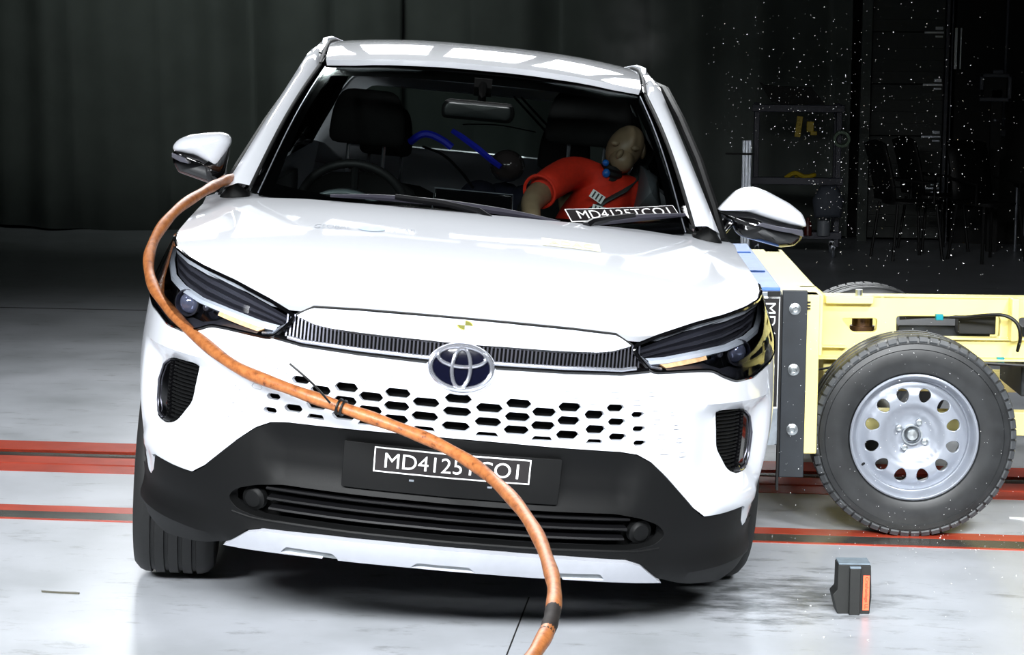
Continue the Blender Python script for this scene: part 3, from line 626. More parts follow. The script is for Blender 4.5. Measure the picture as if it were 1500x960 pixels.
# wheels stand on the floor, not leaning with the body
XF = None
def wheel(x, y, steer=0, camber=0):
    sg = 1 if x > 0 else -1; c = (x, y, .34+.11*math.sin(camber)); ax = Vector((math.cos(steer)*sg, math.sin(steer)*sg, -math.sin(camber)*sg)).normalized()
    tp = [(.232,-.105),(.245,-.112),(.285,-.120),(.315,-.116),(.332,-.100),(.338,-.085)]
    for g in (-.06,-.02,.02,.06): tp += [(.340,g-.007),(.333,g-.005),(.333,g+.005),(.340,g+.007)]
    tp += [(.338,.085),(.332,.100),(.315,.116),(.285,.120),(.245,.112),(.232,.105)]
    wl = obj('wheel', lathe(tp, c, ax, 72, True), RUBBER, car, smooth=35)
    sp = []
    a, u, v = frame(ax)
    for k in range(5):
        g = 2*PI*k/5; d = u*math.cos(g)+v*math.sin(g); e = v*math.cos(g)-u*math.sin(g); cc = Vector(c)+a*.085
        sp.append(([tuple(cc+d*.04+e*.03), tuple(cc+d*.225+e*.022+a*.01), tuple(cc+d*.225-e*.022+a*.01), tuple(cc+d*.04-e*.03), tuple(cc+d*.04+e*.03-a*.03), tuple(cc+d*.225+e*.022-a*.03), tuple(cc+d*.225-e*.022-a*.03), tuple(cc+d*.04-e*.03-a*.03)], [(0,1,2,3),(7,6,5,4),(0,4,5,1),(1,5,6,2),(2,6,7,3),(3,7,4,0)]))
    obj('rim', [lathe([(.225,-.10),(.235,-.105),(.235,.10),(.232,.11),(.222,.105),(.215,.09),(.215,-.09)], c, ax, 48, True), lathe([(0,.10),(.03,.098),(.05,.085),(.05,.05),(0,.05)], c, ax, 24, False)]+sp, SATIN, wl)
    obj('brake_disc', lathe([(0,.02),(.15,.02),(.15,0),(0,0)], c, ax, 32, False), STEELD, wl)
for x, y, st_, cb in ((-.800,.97,.07,.07),(.765,.97,.05,.02),(-.80,3.6,0,0),(.80,3.6,0,0)): wheel(x, y, st_, cb)
obj('axle_beam', [cyl((-.72,.97,.30), (.72,.97,.30), .03), cyl((-.72,3.6,.30), (.72,3.6,.30), .04)], BLKM, car)

# ---------------- crash test dummy in the passenger seat ----------------
def carw(v): v = body(Vector(v)); return Matrix.Rotation(CYAW, 3, 'Z') @ v+Vector((CX, CY, 0))
XF = carw
dm = empty('crash_test_dummy', carw((.42, 2.15, .62)))
tag(dm, 'crash test dummy in a red shirt in the car, head slumped against the side window', 'dummy')
bpy.context.view_layer.update()
def dob(o):
    o.parent = dm; o.matrix_parent_inverse = Matrix.Translation(-dm.location); return o
V_ = [(.42,2.2,.66),(.44,2.18,.85),(.46,2.16,1.02),(.47,2.14,1.14),(.49,2.13,1.21),(.505,2.12,1.26),
      (.34,2.08,1.20),(.27,1.95,1.16),(.21,1.78,1.125),(.19,1.66,1.10),(.20,1.55,1.05),
      (.585,2.12,1.15),(.64,2.02,1.0),(.62,1.85,.9),
      (.32,1.85,.64),(.30,1.62,.66),(.30,1.5,.42),(.52,1.85,.64),(.54,1.62,.66),(.54,1.5,.42)]
E_ = [(0,1),(1,2),(2,3),(3,4),(4,5),(3,6),(6,7),(7,8),(8,9),(9,10),(3,11),(11,12),(12,13),(0,14),(14,15),(15,16),(0,17),(17,18),(18,19)]
R_ = [.13,.12,.13,.115,.05,.045,.062,.05,.045,.036,.03,.055,.045,.035,.08,.065,.05,.08,.065,.05]
dob(skin('dummy_body', V_, E_, R_, SKINM, X=carw))
hd = Matrix.Rotation(.45, 3, 'Y')
dob(obj('dummy_head', [ball((.515,2.08,1.305), (.062,.082,.084), 24, 16, hd), ball((.505,2.03,1.262), (.045,.055,.045), 16, 10, hd), ball((.492,1.988,1.285), (.012,.018,.02), 12, 8, hd), ball((.545,2.0,1.31), (.016,.01,.01), 12, 8), ball((.475,2.01,1.32), (.016,.01,.01), 12, 8), ball((.58,2.10,1.30), (.012,.02,.03), 10, 8)], SKINM))
dob(obj('dummy_neck', [lathe([(.036,0),(.042,.01),(.036,.02),(.042,.03),(.036,.04),(.042,.05),(.036,.06),(0,.06)], (.465,2.03,1.185), (.2,-.1,1), 20, False)], BLKM))
dob(obj('neck_sensor', [ball((.452,1.985,1.215), (.014,.012,.016)), ball((.447,1.99,1.25), (.012,.012,.012))], mat('blue sensor', (.1,.4,.75), .3)))
SV = [(.42,2.10,.80),(.42,2.06,.95),(.41,2.03,1.06),(.42,2.06,1.17),(.34,2.03,1.215),(.28,1.92,1.18),(.225,1.80,1.145),(.50,2.06,1.15),(.585,2.08,1.16),(.63,2.03,1.05)]
dob(skin('shirt', SV, [(0,1),(1,2),(2,3),(3,4),(4,5),(5,6),(2,7),(7,8),(8,9)], [.16,.165,.16,.095,.07,.064,.058,.09,.07,.06], REDS, X=carw))
dob(obj('shirt_cuff', tube([Vector((.222,1.79,1.142))+Vector((.0,.0,0))+(u*math.cos(g)+v*math.sin(g))*.056 for a, u, v in [frame((-.055,-.12,-.035))] for g in [2*PI*i/24 for i in range(24)]], .006, 6, closed=True), REDS))
for (x, y, z), rz in (((.425,1.925,1.135), .5), ((.435,1.915,1.09), .2)):
    R3 = Matrix.Rotation(rz, 3, 'Y') @ Matrix.Rotation(-.25, 3, 'X')
    tg = dob(obj('target_marker', box((x, y, z), (.05, .002, .03), R3), PRINTW))
    for k in (-1, 0, 1): o = obj('marker_stripe', box(Vector((x, y, z))+R3 @ Vector((k*.014, -.0022, 0)), (.006, .001, .024), R3), PRINTK); dob(o)
kd = empty('child_test_dummy', carw((.1, 2.9, .8))); tag(kd, 'small dark dummy with a shiny rounded head behind the front seats', 'dummy')
for o in (obj('child_head', ball((.12,2.52,1.185), (.065,.075,.06), 24, 16), mat('shiny brown head', (.28,.25,.25), .15, coat=1)), obj('child_body', [ball((.12,2.62,.92), (.13,.11,.20), 20, 12), ball((.21,2.6,1.05), (.08,.07,.07)), ball((.03,2.6,1.05), (.08,.07,.07))], mat('navy cloth', (.05,.06,.14), .8))):
    o.parent = kd; o.matrix_parent_inverse = Matrix.Translation(-kd.location)
XF = None

# ---------------- orange hose over the car front ----------------
HP = [(-1.56,6.60,1.172),(-1.579,6.45,1.17),(-1.589,6.35,1.163),(-1.598,6.2,1.147),(-1.625,6.0,1.109),(-1.645,5.85,1.051),(-1.638,5.72,.985),(-1.591,5.6,.922),(-1.511,5.48,.872),(-1.397,5.33,.82),(-1.249,5.17,.766),(-1.089,5.08,.728),(-.962,5.05,.693),(-.837,5.02,.659),(-.711,4.97,.624),(-.599,4.88,.585),(-.498,4.7,.552),(-.423,4.5,.52),(-.375,4.3,.494),(-.351,4.15,.475),(-.347,4.0,.452),(-.363,3.88,.431),(-.388,3.75,.409),(-.46,3.4,.33),(-.6,2.9,.17),(-.8,2.3,.03),(-1.1,1.6,.018),(-1.5,1.0,.018)]
hc = cr(HP, 8)
HM = bpy.data.materials.new('orange wrapped hose'); HM.use_nodes = True; nt = HM.node_tree; b = nt.nodes['Principled BSDF']; b.inputs['Roughness'].default_value = .42
tc = nt.nodes.new('ShaderNodeTexCoord'); n1 = nt.nodes.new('ShaderNodeTexNoise'); n1.inputs['Scale'].default_value = 55; n1.inputs['Detail'].default_value = 6; n1.inputs['Roughness'].default_value = .65
cr1 = nt.nodes.new('ShaderNodeValToRGB'); e = cr1.color_ramp; e.elements[0].position = .3; e.elements[0].color = (.07,.02,.007,1); e.elements[1].position = .62; e.elements[1].color = (.40,.145,.045,1)
x = e.elements.new(.40); x.color = (.27,.085,.024,1)
nt.links.new(tc.outputs['Object'], n1.inputs['Vector']); nt.links.new(n1.outputs['Fac'], cr1.inputs['Fac']); nt.links.new(cr1.outputs['Color'], b.inputs['Base Color'])
bp = nt.nodes.new('ShaderNodeBump'); bp.inputs['Strength'].default_value = .4; bp.inputs['Distance'].default_value = .003; nt.links.new(n1.outputs['Fac'], bp.inputs['Height']); nt.links.new(bp.outputs['Normal'], b.inputs['Normal'])
hose = obj('hose', tube(hc, [.0155+.0012*math.sin(i*.7) for i in range(len(hc))], 16), HM)
tag(hose, 'long orange hose hanging from beside the far mirror across the car front', 'hose')
def hp(i, f): k = int(i*8+f*8); return hc[k], (hc[k+1]-hc[k]).normalized()
c, t = hp(12, .1); a, u, v = frame(t); zt = []
for d in (-.006, .006):
    cc = c+t*d; zt.append(tube([cc+(u*math.cos(2*PI*i/24)+v*math.sin(2*PI*i/24))*.0185 for i in range(24)], .0035, 6, closed=True))
zt.append(tube(cr([(-1.079,4.99,.809),(-1.05,4.99,.785),(-1.022,5.0,.757),(-1.000,5.01,.73),(-.985,5.022,.708)], 5), .0028, 6))
zo = obj('cable_tie', zt, CABLE, hose); zo['label'] = 'black plastic cable tie with a long loose tail'
for i, (f0, f1) in enumerate(((19.6, 20.5),)):
    seg = hc[int(f0*8):int(f1*8)]
    o = obj('charred_patch', tube(seg, [.0162+.0008*math.sin(k*1.9) for k in range(len(seg))], 14, cap=False), mat('charred wrap', (.09,.06,.05), .7, noise=.5, nscale=90), hose)

# ---------------- barrier trolley ----------------
tr = empty('barrier_trolley', (.153, 6.76, 0), .0646)
tag(tr, 'pale yellow barrier trolley on big tyres pushed into the side of the white car', 'trolley')
obj('deformable_barrier', [prism([(-.10,.0),(-.0,.0),(.0,1.6),(-.13,1.6),(-.15,.8)], .308, .812, 'z')], ALU, tr, bevel=.004)
obj('barrier_face', [prism([(-.105,.02),(-.002,.02),(-.002,1.6),(-.135,1.6),(-.155,.8)], .812, .822, 'z')]+[bb(-.085,-.015,y,y+.05,.822,.828) for y in (.5,1.2)], BLUEF, tr, bevel=.002)['label'] = 'blue painted top edge of the barrier'
obj('barrier_face_bracket', [bb(-.095,-.072,-.004,.02,.70,.81), bb(-.045,-.004,-.004,.0,.775,.812)], BLKM, tr, bevel=.003)
bs = obj('barrier_sticker', bb(-.062,-.004,-.004,-.001,.43,.795), PRINTW, tr)
obj('sticker_field', bb(-.062,-.008,-.006,-.003,.436,.789), STICKER, bs)
obj('sticker_lettering', text_geo('MD4125TCO1', lambda a, b: (b, -.0075, a), (.775,.455,-.052,-.018)), PRINTW, bs, smooth=0, fix=False)
obj('foil_scrap', [prism([(-.055,.425),(-.01,.43),(-.004,.36),(-.012,.31),(-.048,.308),(-.04,.37)], -.004, .01)], ALU, tr)
pt = obj('steel_plate', bb(.004,.083,-.012,.02,.205,.815), STEELD, tr, bevel=.002)
obj('plate_seam', bb(-.004,.003,-.01,.02,.16,.80), BLKM, pt)
for z in (.757, .559, .363):
    bo = obj('bolt', [lathe([(.018,0),(.019,.003),(.013,.005),(.013,.014),(.009,.015),(.007,.006),(0,.006)], (.043,-.012,z), (0,-1,0), 24, False)], BOLT, tr)
obj('trolley_head', [bb(.0,.137,.02,1.6,.60,.80), bb(.06,.125,.005,.10,.28,.80), bb(.06,.125,1.5,1.6,.28,.80), bb(.03,.12,.02,1.6,.28,.36)], YELLOW, tr, bevel=.004)
obj('edge_rivet', [bb(.083,.094,-.002,.003,z,z+.004) for z in (.755,.765,.776)], BLKM, tr)
PY = .25
def YP(y): return lambda a, b: (a, y, b)
side = [(.08,.80),(.137,.80),(.165,.776),(.60,.772),(1.9,.772),(1.9,.567),(.55,.567),(.085,.56)]
hA = [(.223,.695),(.342,.697),(.340,.650),(.262,.648)]; hB = [(.405,.705),(.750,.708),(.750,.637),(.407,.635)]; hC = [(.70,.560),(.75,.560)]
hD = [(.81,.705),(1.75,.705),(1.75,.637),(.81,.637)]
for yy in (PY,):
    obj('side_frame', panel(YP(yy), side, [rnd(hA, .01, 2), rnd(hB, .01, 2), rnd(hD, .01, 2)], h=.2, thick=.03), YELLOW, tr, bevel=.003)
obj('frame_ledge', bb(.165,.325,PY-.035,PY+.01,.748,.775), YELLOW, tr, bevel=.004)
obj('ledge_bolt', cyl((.277,PY-.015,.77), (.277,PY-.015,.795), .012, 12), BOLT, tr)
obj('lower_flange', [bb(.115,1.9,PY-.03,PY+.005,.560,.567), bb(.115,.24,PY-.035,PY-.003,.600,.606), bb(.40,1.9,PY-.02,PY+.03,.63,.637)], YELLOW, tr, bevel=.002)
obj('end_block', [bb(.775,.80,PY-.06,PY+.02,.632,.775)], YELLOW, tr, bevel=.004)
obj('top_rail', bb(.137,1.9,PY,PY+.06,.765,.774), YELLOW, tr)
obj('far_side_frame', bb(.137,1.9,1.30,1.36,.44,.58), YELLOW, tr, bevel=.003)
obj('lower_rail', [bb(.10,1.9,PY+.03,PY+.09,.30,.38), bb(.10,1.9,1.2,1.26,.30,.38)], YELLOW, tr, bevel=.003)
for x in (.17, .62, 1.8): obj('cross_beam', bb(x,x+.08,PY+.03,1.33,.44,.56), YELLOW, tr, bevel=.003)
obj('spring_cylinder', [cyl((.305,PY+.10,.60), (.305,PY+.10,.74), .035), cyl((.305,PY+.10,.64), (.305,PY+.10,.66), .042)], BROWNM, tr)
obj('ballast_box', [bb(.43,.74,PY+.12,PY+.5,.50,.66)], STEELD, tr, bevel=.005)
obj('control_box', [bb(.62,.745,PY+.05,PY+.12,.64,.705)], DASH, tr, bevel=.004)
obj('battery_box', bb(.85,1.7,PY+.12,PY+.5,.42,.66), STEELD, tr, bevel=.005)
obj('wiring', [tube(cr([(.42,PY+.03,.695),(.52,PY+.02,.703),(.63,PY-.01,.706),(.69,PY-.05,.718),(.745,PY-.08,.722),(.785,PY-.09,.70),(.80,PY-.09,.655),(.80,PY-.05,.60)], 5), .006, 8), tube(cr([(.66,PY-.04,.558),(.76,PY-.04,.553),(.85,PY-.04,.55),(1.0,PY-.04,.555)], 4), .006, 8), tube(cr([(.13,PY-.01,.52),(.2,PY-.02,.535),(.27,PY-.01,.56)], 4), .004, 6)], CABLE, tr)
for x, z in ((.545,.706),(.752,.563)): obj('teal_connector', bb(x-.012,x+.012,PY-.025,PY,z-.01,z+.01), TEAL, tr, bevel=.002)
for x in (.445, 2.6): obj('axle', cyl((x,.15,.333), (x,1.60,.333), .03), STEELD, tr)
obj('rear_frame', [bb(1.85,2.9,PY,PY+.06,.567,.772), bb(1.85,2.9,1.3,1.36,.44,.58), bb(2.82,2.9,PY,1.36,.44,.58)], YELLOW, tr, bevel=.003)
def twheel(x, y, sg):
    """sg: -1 outer side towards the camera"""
    e = empty('trolley_wheel', (x, y, .333), 0, tr); ax = (0, sg, 0); R0 = .333
    tp = [(.205,-.085),(.215,-.095),(.25,-.103),(.29,-.102),(.315,-.095)]
    tp += [(.327,-.088),(.331,-.078)]
    for g in (-.05,0,.05): tp += [(.333,g-.012),(.325,g-.008),(.325,g+.008),(.333,g+.012)]
    tp += [(.331,.078),(.327,.088),(.318,.093),(.310,.094),(.308,.099),(.292,.103),(.289,.100),(.26,.106),(.235,.104),(.215,.098),(.205,.085)]
    ty = obj('tyre', lathe(tp, (0,0,0), ax, 96, True), RUBBERM, e, smooth=30)
    lug = []
    a, u, v = frame(ax)
    for k in range(60):
        g = 2*PI*k/60; g2 = g+2*PI/60*.78
        L = []
        for gg in (g, g2):
            d = u*math.cos(gg)+v*math.sin(gg); L.append([d*r+a*h for r, h in ((.332,.050),(.3345,.078),(.331,.092),(.318,.0975))])
        vs = [tuple(p) for l in L for p in l]+[tuple(p*.985) for l in L for p in l]
        fs = [(i, i+1, 5+i, 4+i) for i in range(3)]+[(0,4,12,8),(3,11,15,7)]+[(i, 8+i, 9+i, i+1) for i in range(3)]+[(4+i, 5+i, 13+i, 12+i) for i in range(3)]
        lug.append((vs, fs))
    obj('tread_blocks', lug, RUBBERD, ty, smooth=30)
    rim = [lathe([(.198,-.09),(.206,-.09),(.206,.088),(.210,.097),(.203,.101),(.196,.094),(.192,.075),(.186,.062),(.182,.060),(.182,-.08)], (0,0,0), ax, 72, True)]
    def D(p, q):  # dish of the rim: height by radius
        r = math.hypot(p, q); h = .045+.018*ss((r-.08)/.03)-.020*ss((r-.135)/.045)-.012*ss((.075-r)/.02)+.0
        w_ = u*p+v*q+a*h; return tuple(w_)
    disc = [(.186*math.cos(2*PI*i/72), .186*math.sin(2*PI*i/72)) for i in range(72)]
    hol = []
    for k in range(12):
        g = 2*PI*(k+.5)/12; cx_, cy_ = .137*math.cos(g), .137*math.sin(g)
        hol.append([(cx_+math.cos(g)*a1*.0235-math.sin(g)*b1*(.0195+.004*a1), cy_+math.sin(g)*a1*.0235+math.cos(g)*b1*(.0195+.004*a1)) for a1, b1 in [(math.cos(2*PI*i/16), math.sin(2*PI*i/16)) for i in range(16)]])
    rim.append(panel(D, disc, hol, h=.012, thick=.006, flipn=False))
    ro = obj('rim', rim, RIM, e, smooth=45, bevel=.0015)
    obj('hub_cap', [lathe([(0,.062),(.016,.06),(.023,.050),(.024,.03),(.028,.03)], (0,0,0), ax, 28, False), lathe([(.029,.052),(.033,.052),(.034,.03),(.029,.03)], (0,0,0), ax, 28)], BOLT, e)
    for k in range(4):
        g = PI/4+.3+PI/2*k; p = u*.048*math.cos(g)+v*.048*math.sin(g)
        obj('lug_bolt', lathe([(.010,.03),(.010,.052),(.006,.053),(.006,.046),(0,.046)], p, ax, 14, False), BOLT, e)
    obj('tyre_valve', cyl(tuple(u*.155+v*-.085*0+v*.095+a*.06), tuple(u*.168+v*.10+a*.075), .004, 8), CABLE, e)
    return e
twheel(.445, .135, -1); twheel(.475, 1.60, 1); twheel(2.6, .135, -1); twheel(2.6, 1.60, 1)

# ---------------- rubber block with the orange label ----------------
ck = empty('rubber_block', (.355, 5.84, 0), .09); tag(ck, 'small black rubber block with an orange label standing on the floor before the trolley wheel', 'block')
obj('block_body', [prism(rnd([(-.046,0),(.046,0),(.046,.012),(.050,.05),(.046,.142),(-.046,.142),(-.047,.07),(-.060,.055),(-.046,.0)][:8], .003, 2), -.0, .07), bb(-.014,.016,-.014,.01,-.0,.135)], mat('black block rubber', (.08,.085,.08), .6, noise=.2), ck, bevel=.002)
obj('block_top', [prism([(-.044,.143),(.044,.143),(.044,.147),(-.044,.147)], .0, .068), bb(-.014,.016,-.014,.01,.135,.139)], mat('pale block top', (.42,.47,.51), .6, noise=.2), ck)  # top face in a paler grey than the block
lb = obj('orange_label', bb(.025,.043,-.0025,0,.012,.112), ORANGE, ck)
obj('label_lettering', text_geo('Crashanlage LL', lambda a, b: (b, -.0032, a), (.108,.016,.028,.040)), INK, lb, smooth=0, fix=False)

# ---------------- floor and rails ----------------
FM = bpy.data.materials.new('grey painted floor'); FM.use_nodes = True; nt = FM.node_tree; b = nt.nodes['Principled BSDF']; L = nt.links.new
b.inputs['Roughness'].default_value = .3; b.inputs['Specular IOR Level'].default_value = .5
tc = nt.nodes.new('ShaderNodeTexCoord'); n1 = nt.nodes.new('ShaderNodeTexNoise'); n1.inputs['Scale'].default_value = 1.6; n1.inputs['Detail'].default_value = 9; n1.inputs['Roughness'].default_value = .62
cr1 = nt.nodes.new('ShaderNodeValToRGB'); cr1.color_ramp.elements[0].position = .25; cr1.color_ramp.elements[0].color = (.33,.35,.37,1); cr1.color_ramp.elements[1].position = .6; cr1.color_ramp.elements[1].color = (.47,.49,.53,1)
L(tc.outputs['Object'], n1.inputs['Vector']); L(n1.outputs['Fac'], cr1.inputs['Fac'])
n2 = nt.nodes.new('ShaderNodeTexNoise'); n2.inputs['Scale'].default_value = 7; n2.inputs['Detail'].default_value = 10; n2.inputs['Roughness'].default_value = .75
mp = nt.nodes.new('ShaderNodeMapping'); mp.inputs['Scale'].default_value = (.6,1.6,1); L(tc.outputs['Object'], mp.inputs['Vector']); L(mp.outputs['Vector'], n2.inputs['Vector'])
cr2 = nt.nodes.new('ShaderNodeValToRGB'); cr2.color_ramp.elements[0].position = .34; cr2.color_ramp.elements[0].color = (.35,.35,.33,1); cr2.color_ramp.elements[1].position = .44; cr2.color_ramp.elements[1].color = (1,1,1,1); L(n2.outputs['Fac'], cr2.inputs['Fac'])
mu = nt.nodes.new('ShaderNodeMixRGB'); mu.blend_type = 'MULTIPLY'; mu.inputs[0].default_value = .6; L(cr1.outputs['Color'], mu.inputs[1]); L(cr2.outputs['Color'], mu.inputs[2]); 
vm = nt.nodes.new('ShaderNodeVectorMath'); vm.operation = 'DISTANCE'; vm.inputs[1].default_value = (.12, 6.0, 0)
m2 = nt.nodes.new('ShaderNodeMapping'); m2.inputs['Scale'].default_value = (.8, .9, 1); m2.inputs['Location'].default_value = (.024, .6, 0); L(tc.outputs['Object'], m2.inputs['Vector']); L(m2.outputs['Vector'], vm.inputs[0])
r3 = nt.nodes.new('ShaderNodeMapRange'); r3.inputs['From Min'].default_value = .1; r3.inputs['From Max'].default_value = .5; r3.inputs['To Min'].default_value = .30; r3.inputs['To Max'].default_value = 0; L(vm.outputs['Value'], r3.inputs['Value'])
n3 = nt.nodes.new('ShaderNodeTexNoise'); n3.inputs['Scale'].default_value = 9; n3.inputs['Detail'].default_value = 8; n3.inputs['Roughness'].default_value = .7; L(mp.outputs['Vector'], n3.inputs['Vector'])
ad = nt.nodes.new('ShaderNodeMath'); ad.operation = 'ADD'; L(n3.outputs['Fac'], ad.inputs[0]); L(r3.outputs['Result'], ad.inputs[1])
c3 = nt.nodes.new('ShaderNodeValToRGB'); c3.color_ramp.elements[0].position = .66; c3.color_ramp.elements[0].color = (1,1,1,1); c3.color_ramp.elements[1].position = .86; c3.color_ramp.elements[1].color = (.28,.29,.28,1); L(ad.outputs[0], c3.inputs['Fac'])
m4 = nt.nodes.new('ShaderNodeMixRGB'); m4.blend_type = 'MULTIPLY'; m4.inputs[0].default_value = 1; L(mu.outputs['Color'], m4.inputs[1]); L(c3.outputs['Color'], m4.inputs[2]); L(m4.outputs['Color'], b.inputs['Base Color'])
rr = nt.nodes.new('ShaderNodeMapRange'); rr.inputs['To Min'].default_value = .22; rr.inputs['To Max'].default_value = .42; L(n1.outputs['Fac'], rr.inputs['Value']); L(rr.outputs['Result'], b.inputs['Roughness'])
def slab(name, m, x0, x1, y0, y1, z0, z1, kind=True, **k):
    o = obj(name, bb(x0, x1, y0, y1, z0, z1), m, smooth=0, **k); o['kind'] = 'structure'; return o
RY0, RY1 = 7.60, 7.885
obj('floor', [bb(-12,12,-1,RY0,-.1,0), bb(-12,12,RY1,19,-.1,0), bb(-12,12,RY0,RY1,-.1,-.05)], FM, smooth=0)['kind'] = 'structure'
RED = mat('red floor paint', (.70,.27,.19), .25, noise=.2, nscale=5); STRIP = mat('worn steel strip', (.42,.42,.40), .22, metal=.6, noise=.4, nscale=4)
slab('trim_1', RED, -12, 12, 7.47, 7.60, -.02, .002); slab('trim_2', RED, -12, 12, 7.64, 7.77, -.03, -.001); slab('trim_3', STRIP, -12, 12, 7.79, 7.83, -.03, .001)
slab('trim_4', RED, -12, 12, 7.885, 8.06, -.02, .002); slab('trim_5', RED, -12, 12, 6.81, 6.90, -.02, .002); slab('trim_6', STRIP, -12, 12, 6.705, 6.81, -.02, .0015); slab('trim_7', RED, -12, 12, 6.685, 6.705, -.02, .002)
slab('trim_8', mat('floor seam', (.12,.12,.12), .6), -.575, -.571, -1, 5.9, -.01, .0008); slab('trim_9', mat('floor seam edge', (.10,.10,.10), .6), -12, 12, 12.3, 12.33, -.01, .001)
o = obj('debris_strip', [prism([(-1.99,5.775),(-1.93,5.768),(-1.885,5.77),(-1.872,5.765),(-1.872,5.758),(-1.93,5.760),(-1.985,5.765)], 0, .004, 'z')], mat('debris', (.3,.29,.24), .6)); tag(o, 'thin dark strip of debris lying on the grey floor left of the car', 'debris')
o = obj('paper_marker', [prism([(.953,7.175),(1.06,7.165),(1.06,7.13),(1.0,7.135),(.985,7.15),(.953,7.16)], 0, .003, 'z')], PRINTW); tag(o, 'small white marker with black tip on the floor right of the trolley tyre', 'marker')

# ---------------- hall behind ----------------
CURT = mat('dark grey green curtain cloth', (.40,.425,.41), .8, noise=.1, nscale=3)
def curtain(x0, x1, y, z0, z1, seed, amp=.15, name='curtain'):
    rs = random.Random(seed); N = int((x1-x0)/.03); ph = [rs.uniform(0, 6.28) for _ in range(6)]; fr = [2.1, 3.7, 5.3, 8.9, 13.1, .9]; rows = []
    for j in range(9):
        z = z0+(z1-z0)*j/8
        rows.append([(x, y-amp*sum(math.sin(x*f+p+.25*math.sin(z*1.3+p))*(1/(1+.35*i)) for i, (f, p) in enumerate(zip(fr, ph)))*.55-amp*.8*abs(math.sin(x*4.1+ph[0]+.1*z))**.5, z+(.03*math.sin(x*1.7) if j == 0 else 0)) for x in [x0+(x1-x0)*i/N for i in range(N+1)]])
    return obj(name, loft(rows), CURT, smooth=80, solid=.006)
c1 = curtain(-8.6, -2.88, 18.0, .0, 5.5, 3); tag(c1, 'dark pleated curtain wall hanging left of the car', 'curtain')
c2 = curtain(-3.0, .95, 18.05, .0, 5.5, 9); tag(c2, 'dark pleated curtain wall hanging behind the car roof and parts trolley', 'curtain')
slab('wall_back', mat('dark hall wall', (.09,.095,.09), .8), -12, 12, 18.35, 18.5, 0, 6)
slab('wall_left', mat('dark hall wall left', (.12,.12,.12), .8), -12.1, -12, -1, 18.5, 0, 6)
slab('wall_right', mat('dark hall wall right', (.06,.065,.06), .8), 12, 12.1, -1, 18.5, 0, 6)
slab('ceiling', mat('dark ceiling', (.05,.05,.05), .9), -12, 12, -1, 18.5, 6, 6.1)
DOORM = mat('grey sectional door', (.27,.285,.275), .6, noise=.05)
dr = empty('door_1', (1.45, 18.1, 0)); dr['kind'] = 'structure'
for k in range(11):
    z = .02+k*.4365; o = obj('door_section', [bb(-.33,.27,-.03,.03,z+.004,z+.432)]+[bb(-.33,.27,-.033,.0,z+.1*i,z+.1*i+.004) for i in (1,2,3)], DOORM, dr, bevel=.006); o['kind'] = 'structure'
for k in range(1, 5):
    z = .02+k*.4365; o = obj('door_hinge', [bb(.10,.26,-.05,-.03,z-.012,z+.004), bb(.19,.25,-.07,-.03,z+.02,z+.045), bb(.19,.25,-.07,-.03,z-.045,z-.03)], SATIN, dr); o['kind'] = 'structure'
o = obj('door_track', [bb(.275,.30,-.12,-.02,0,4.8), bb(.32,.33,-.12,-.02,0,4.8)], GREYD, dr); o['kind'] = 'structure'
o = obj('door_post', [bb(-.42,-.34,-.10,.02,0,4.8)], CURT, dr); o['kind'] = 'structure'
slab('wall_panel_right', BLKM, 1.80, 3.4, 17.9, 18.2, 0, 6); bpy.data.objects['wall_panel_right'].name = 'wall_side'
# blue framed parts trolley
rk = empty('tool_trolley', (.45, 16.6, 0), 0); tag(rk, 'dark blue framed parts trolley on castors beyond the barrier trolley', 'trolley')
for x in (-.30, .33):
    for y in (-.2, .25): obj('post', bb(x-.02, x+.02, y-.02, y+.02, .09, 1.19), BLUED, rk, bevel=.003)
for x in (-.28,.31):
    for y in (-.18,.23): obj('castor', [lathe([(.04,-.012),(.045,0),(.04,.012),(0,.012),(0,-.012)], (x, y, .045), (1,0,0), 16, False), bb(x-.015, x+.015, y-.015, y+.015, .07, .10)], SATIN, rk)
for z in (.16, .58, 1.14): obj('shelf', [bb(-.32,.35,-.22,.27,z,z+.02), bb(-.34,.37,-.235,-.21,z-.01,z+.045)], BLUED, rk, bevel=.003)
o = obj('bumper_part', prism([(-.31,1.36),(-.26,1.33),(-.18,1.325),(.10,1.315),(.20,1.19),(-.12,1.18),(-.22,1.21)], 16.45, 16.85), BLKM); o.location = (.47, 0, 0); tag(o, 'dark curved car body part lying on top of the blue parts trolley', 'car part')
obj('power_strip', [box((.47,16.33,1.02), (.045,.03,.16), Matrix.Rotation(.12,3,'Y'))]+[box((.47-.004*k,16.31,1.02+.035*k), (.022,.01,.018)) for k in (-1.5,-.5,.5,1.5)], YELT, bevel=.003)
tag(bpy.data.objects['power_strip'], 'yellow power strip hanging in the blue parts trolley', 'power strip')
tag(obj('spray_bottle', [bb(.53,.585,16.31,16.34,.98,1.06), bb(.56,.61,16.31,16.34,.955,.985)], YELT, bevel=.005), 'small yellow tool hanging right of the power strip', 'tool')
tag(obj('yellow_hose_coil', tube(cr([(.38,16.4,.62),(.45,16.38,.66),(.53,16.38,.63),(.60,16.4,.645),(.55,16.45,.63),(.45,16.45,.625)], 5), .018, 8), YELT), 'yellow coiled cable lying on the middle shelf of the parts trolley', 'cable')
tag(obj('tape_roll', lathe([(.045,-.02),(.065,-.02),(.065,.02),(.045,.02)], (.80,16.33,.93), (0,1,0.2), 28), mat('pale green tape', (.42,.5,.42), .5)), 'pale green tape roll hung on the right post of the parts trolley', 'tape roll')
tag(obj('paper_bag', pillow([(.60,.33),(.80,.34),(.82,.48),(.76,.59),(.64,.58),(.58,.47)], 16.05, 16.34), mat('grey bag', (.27,.29,.33), .7)), 'crumpled grey bag in front of the parts trolley lower half', 'bag')
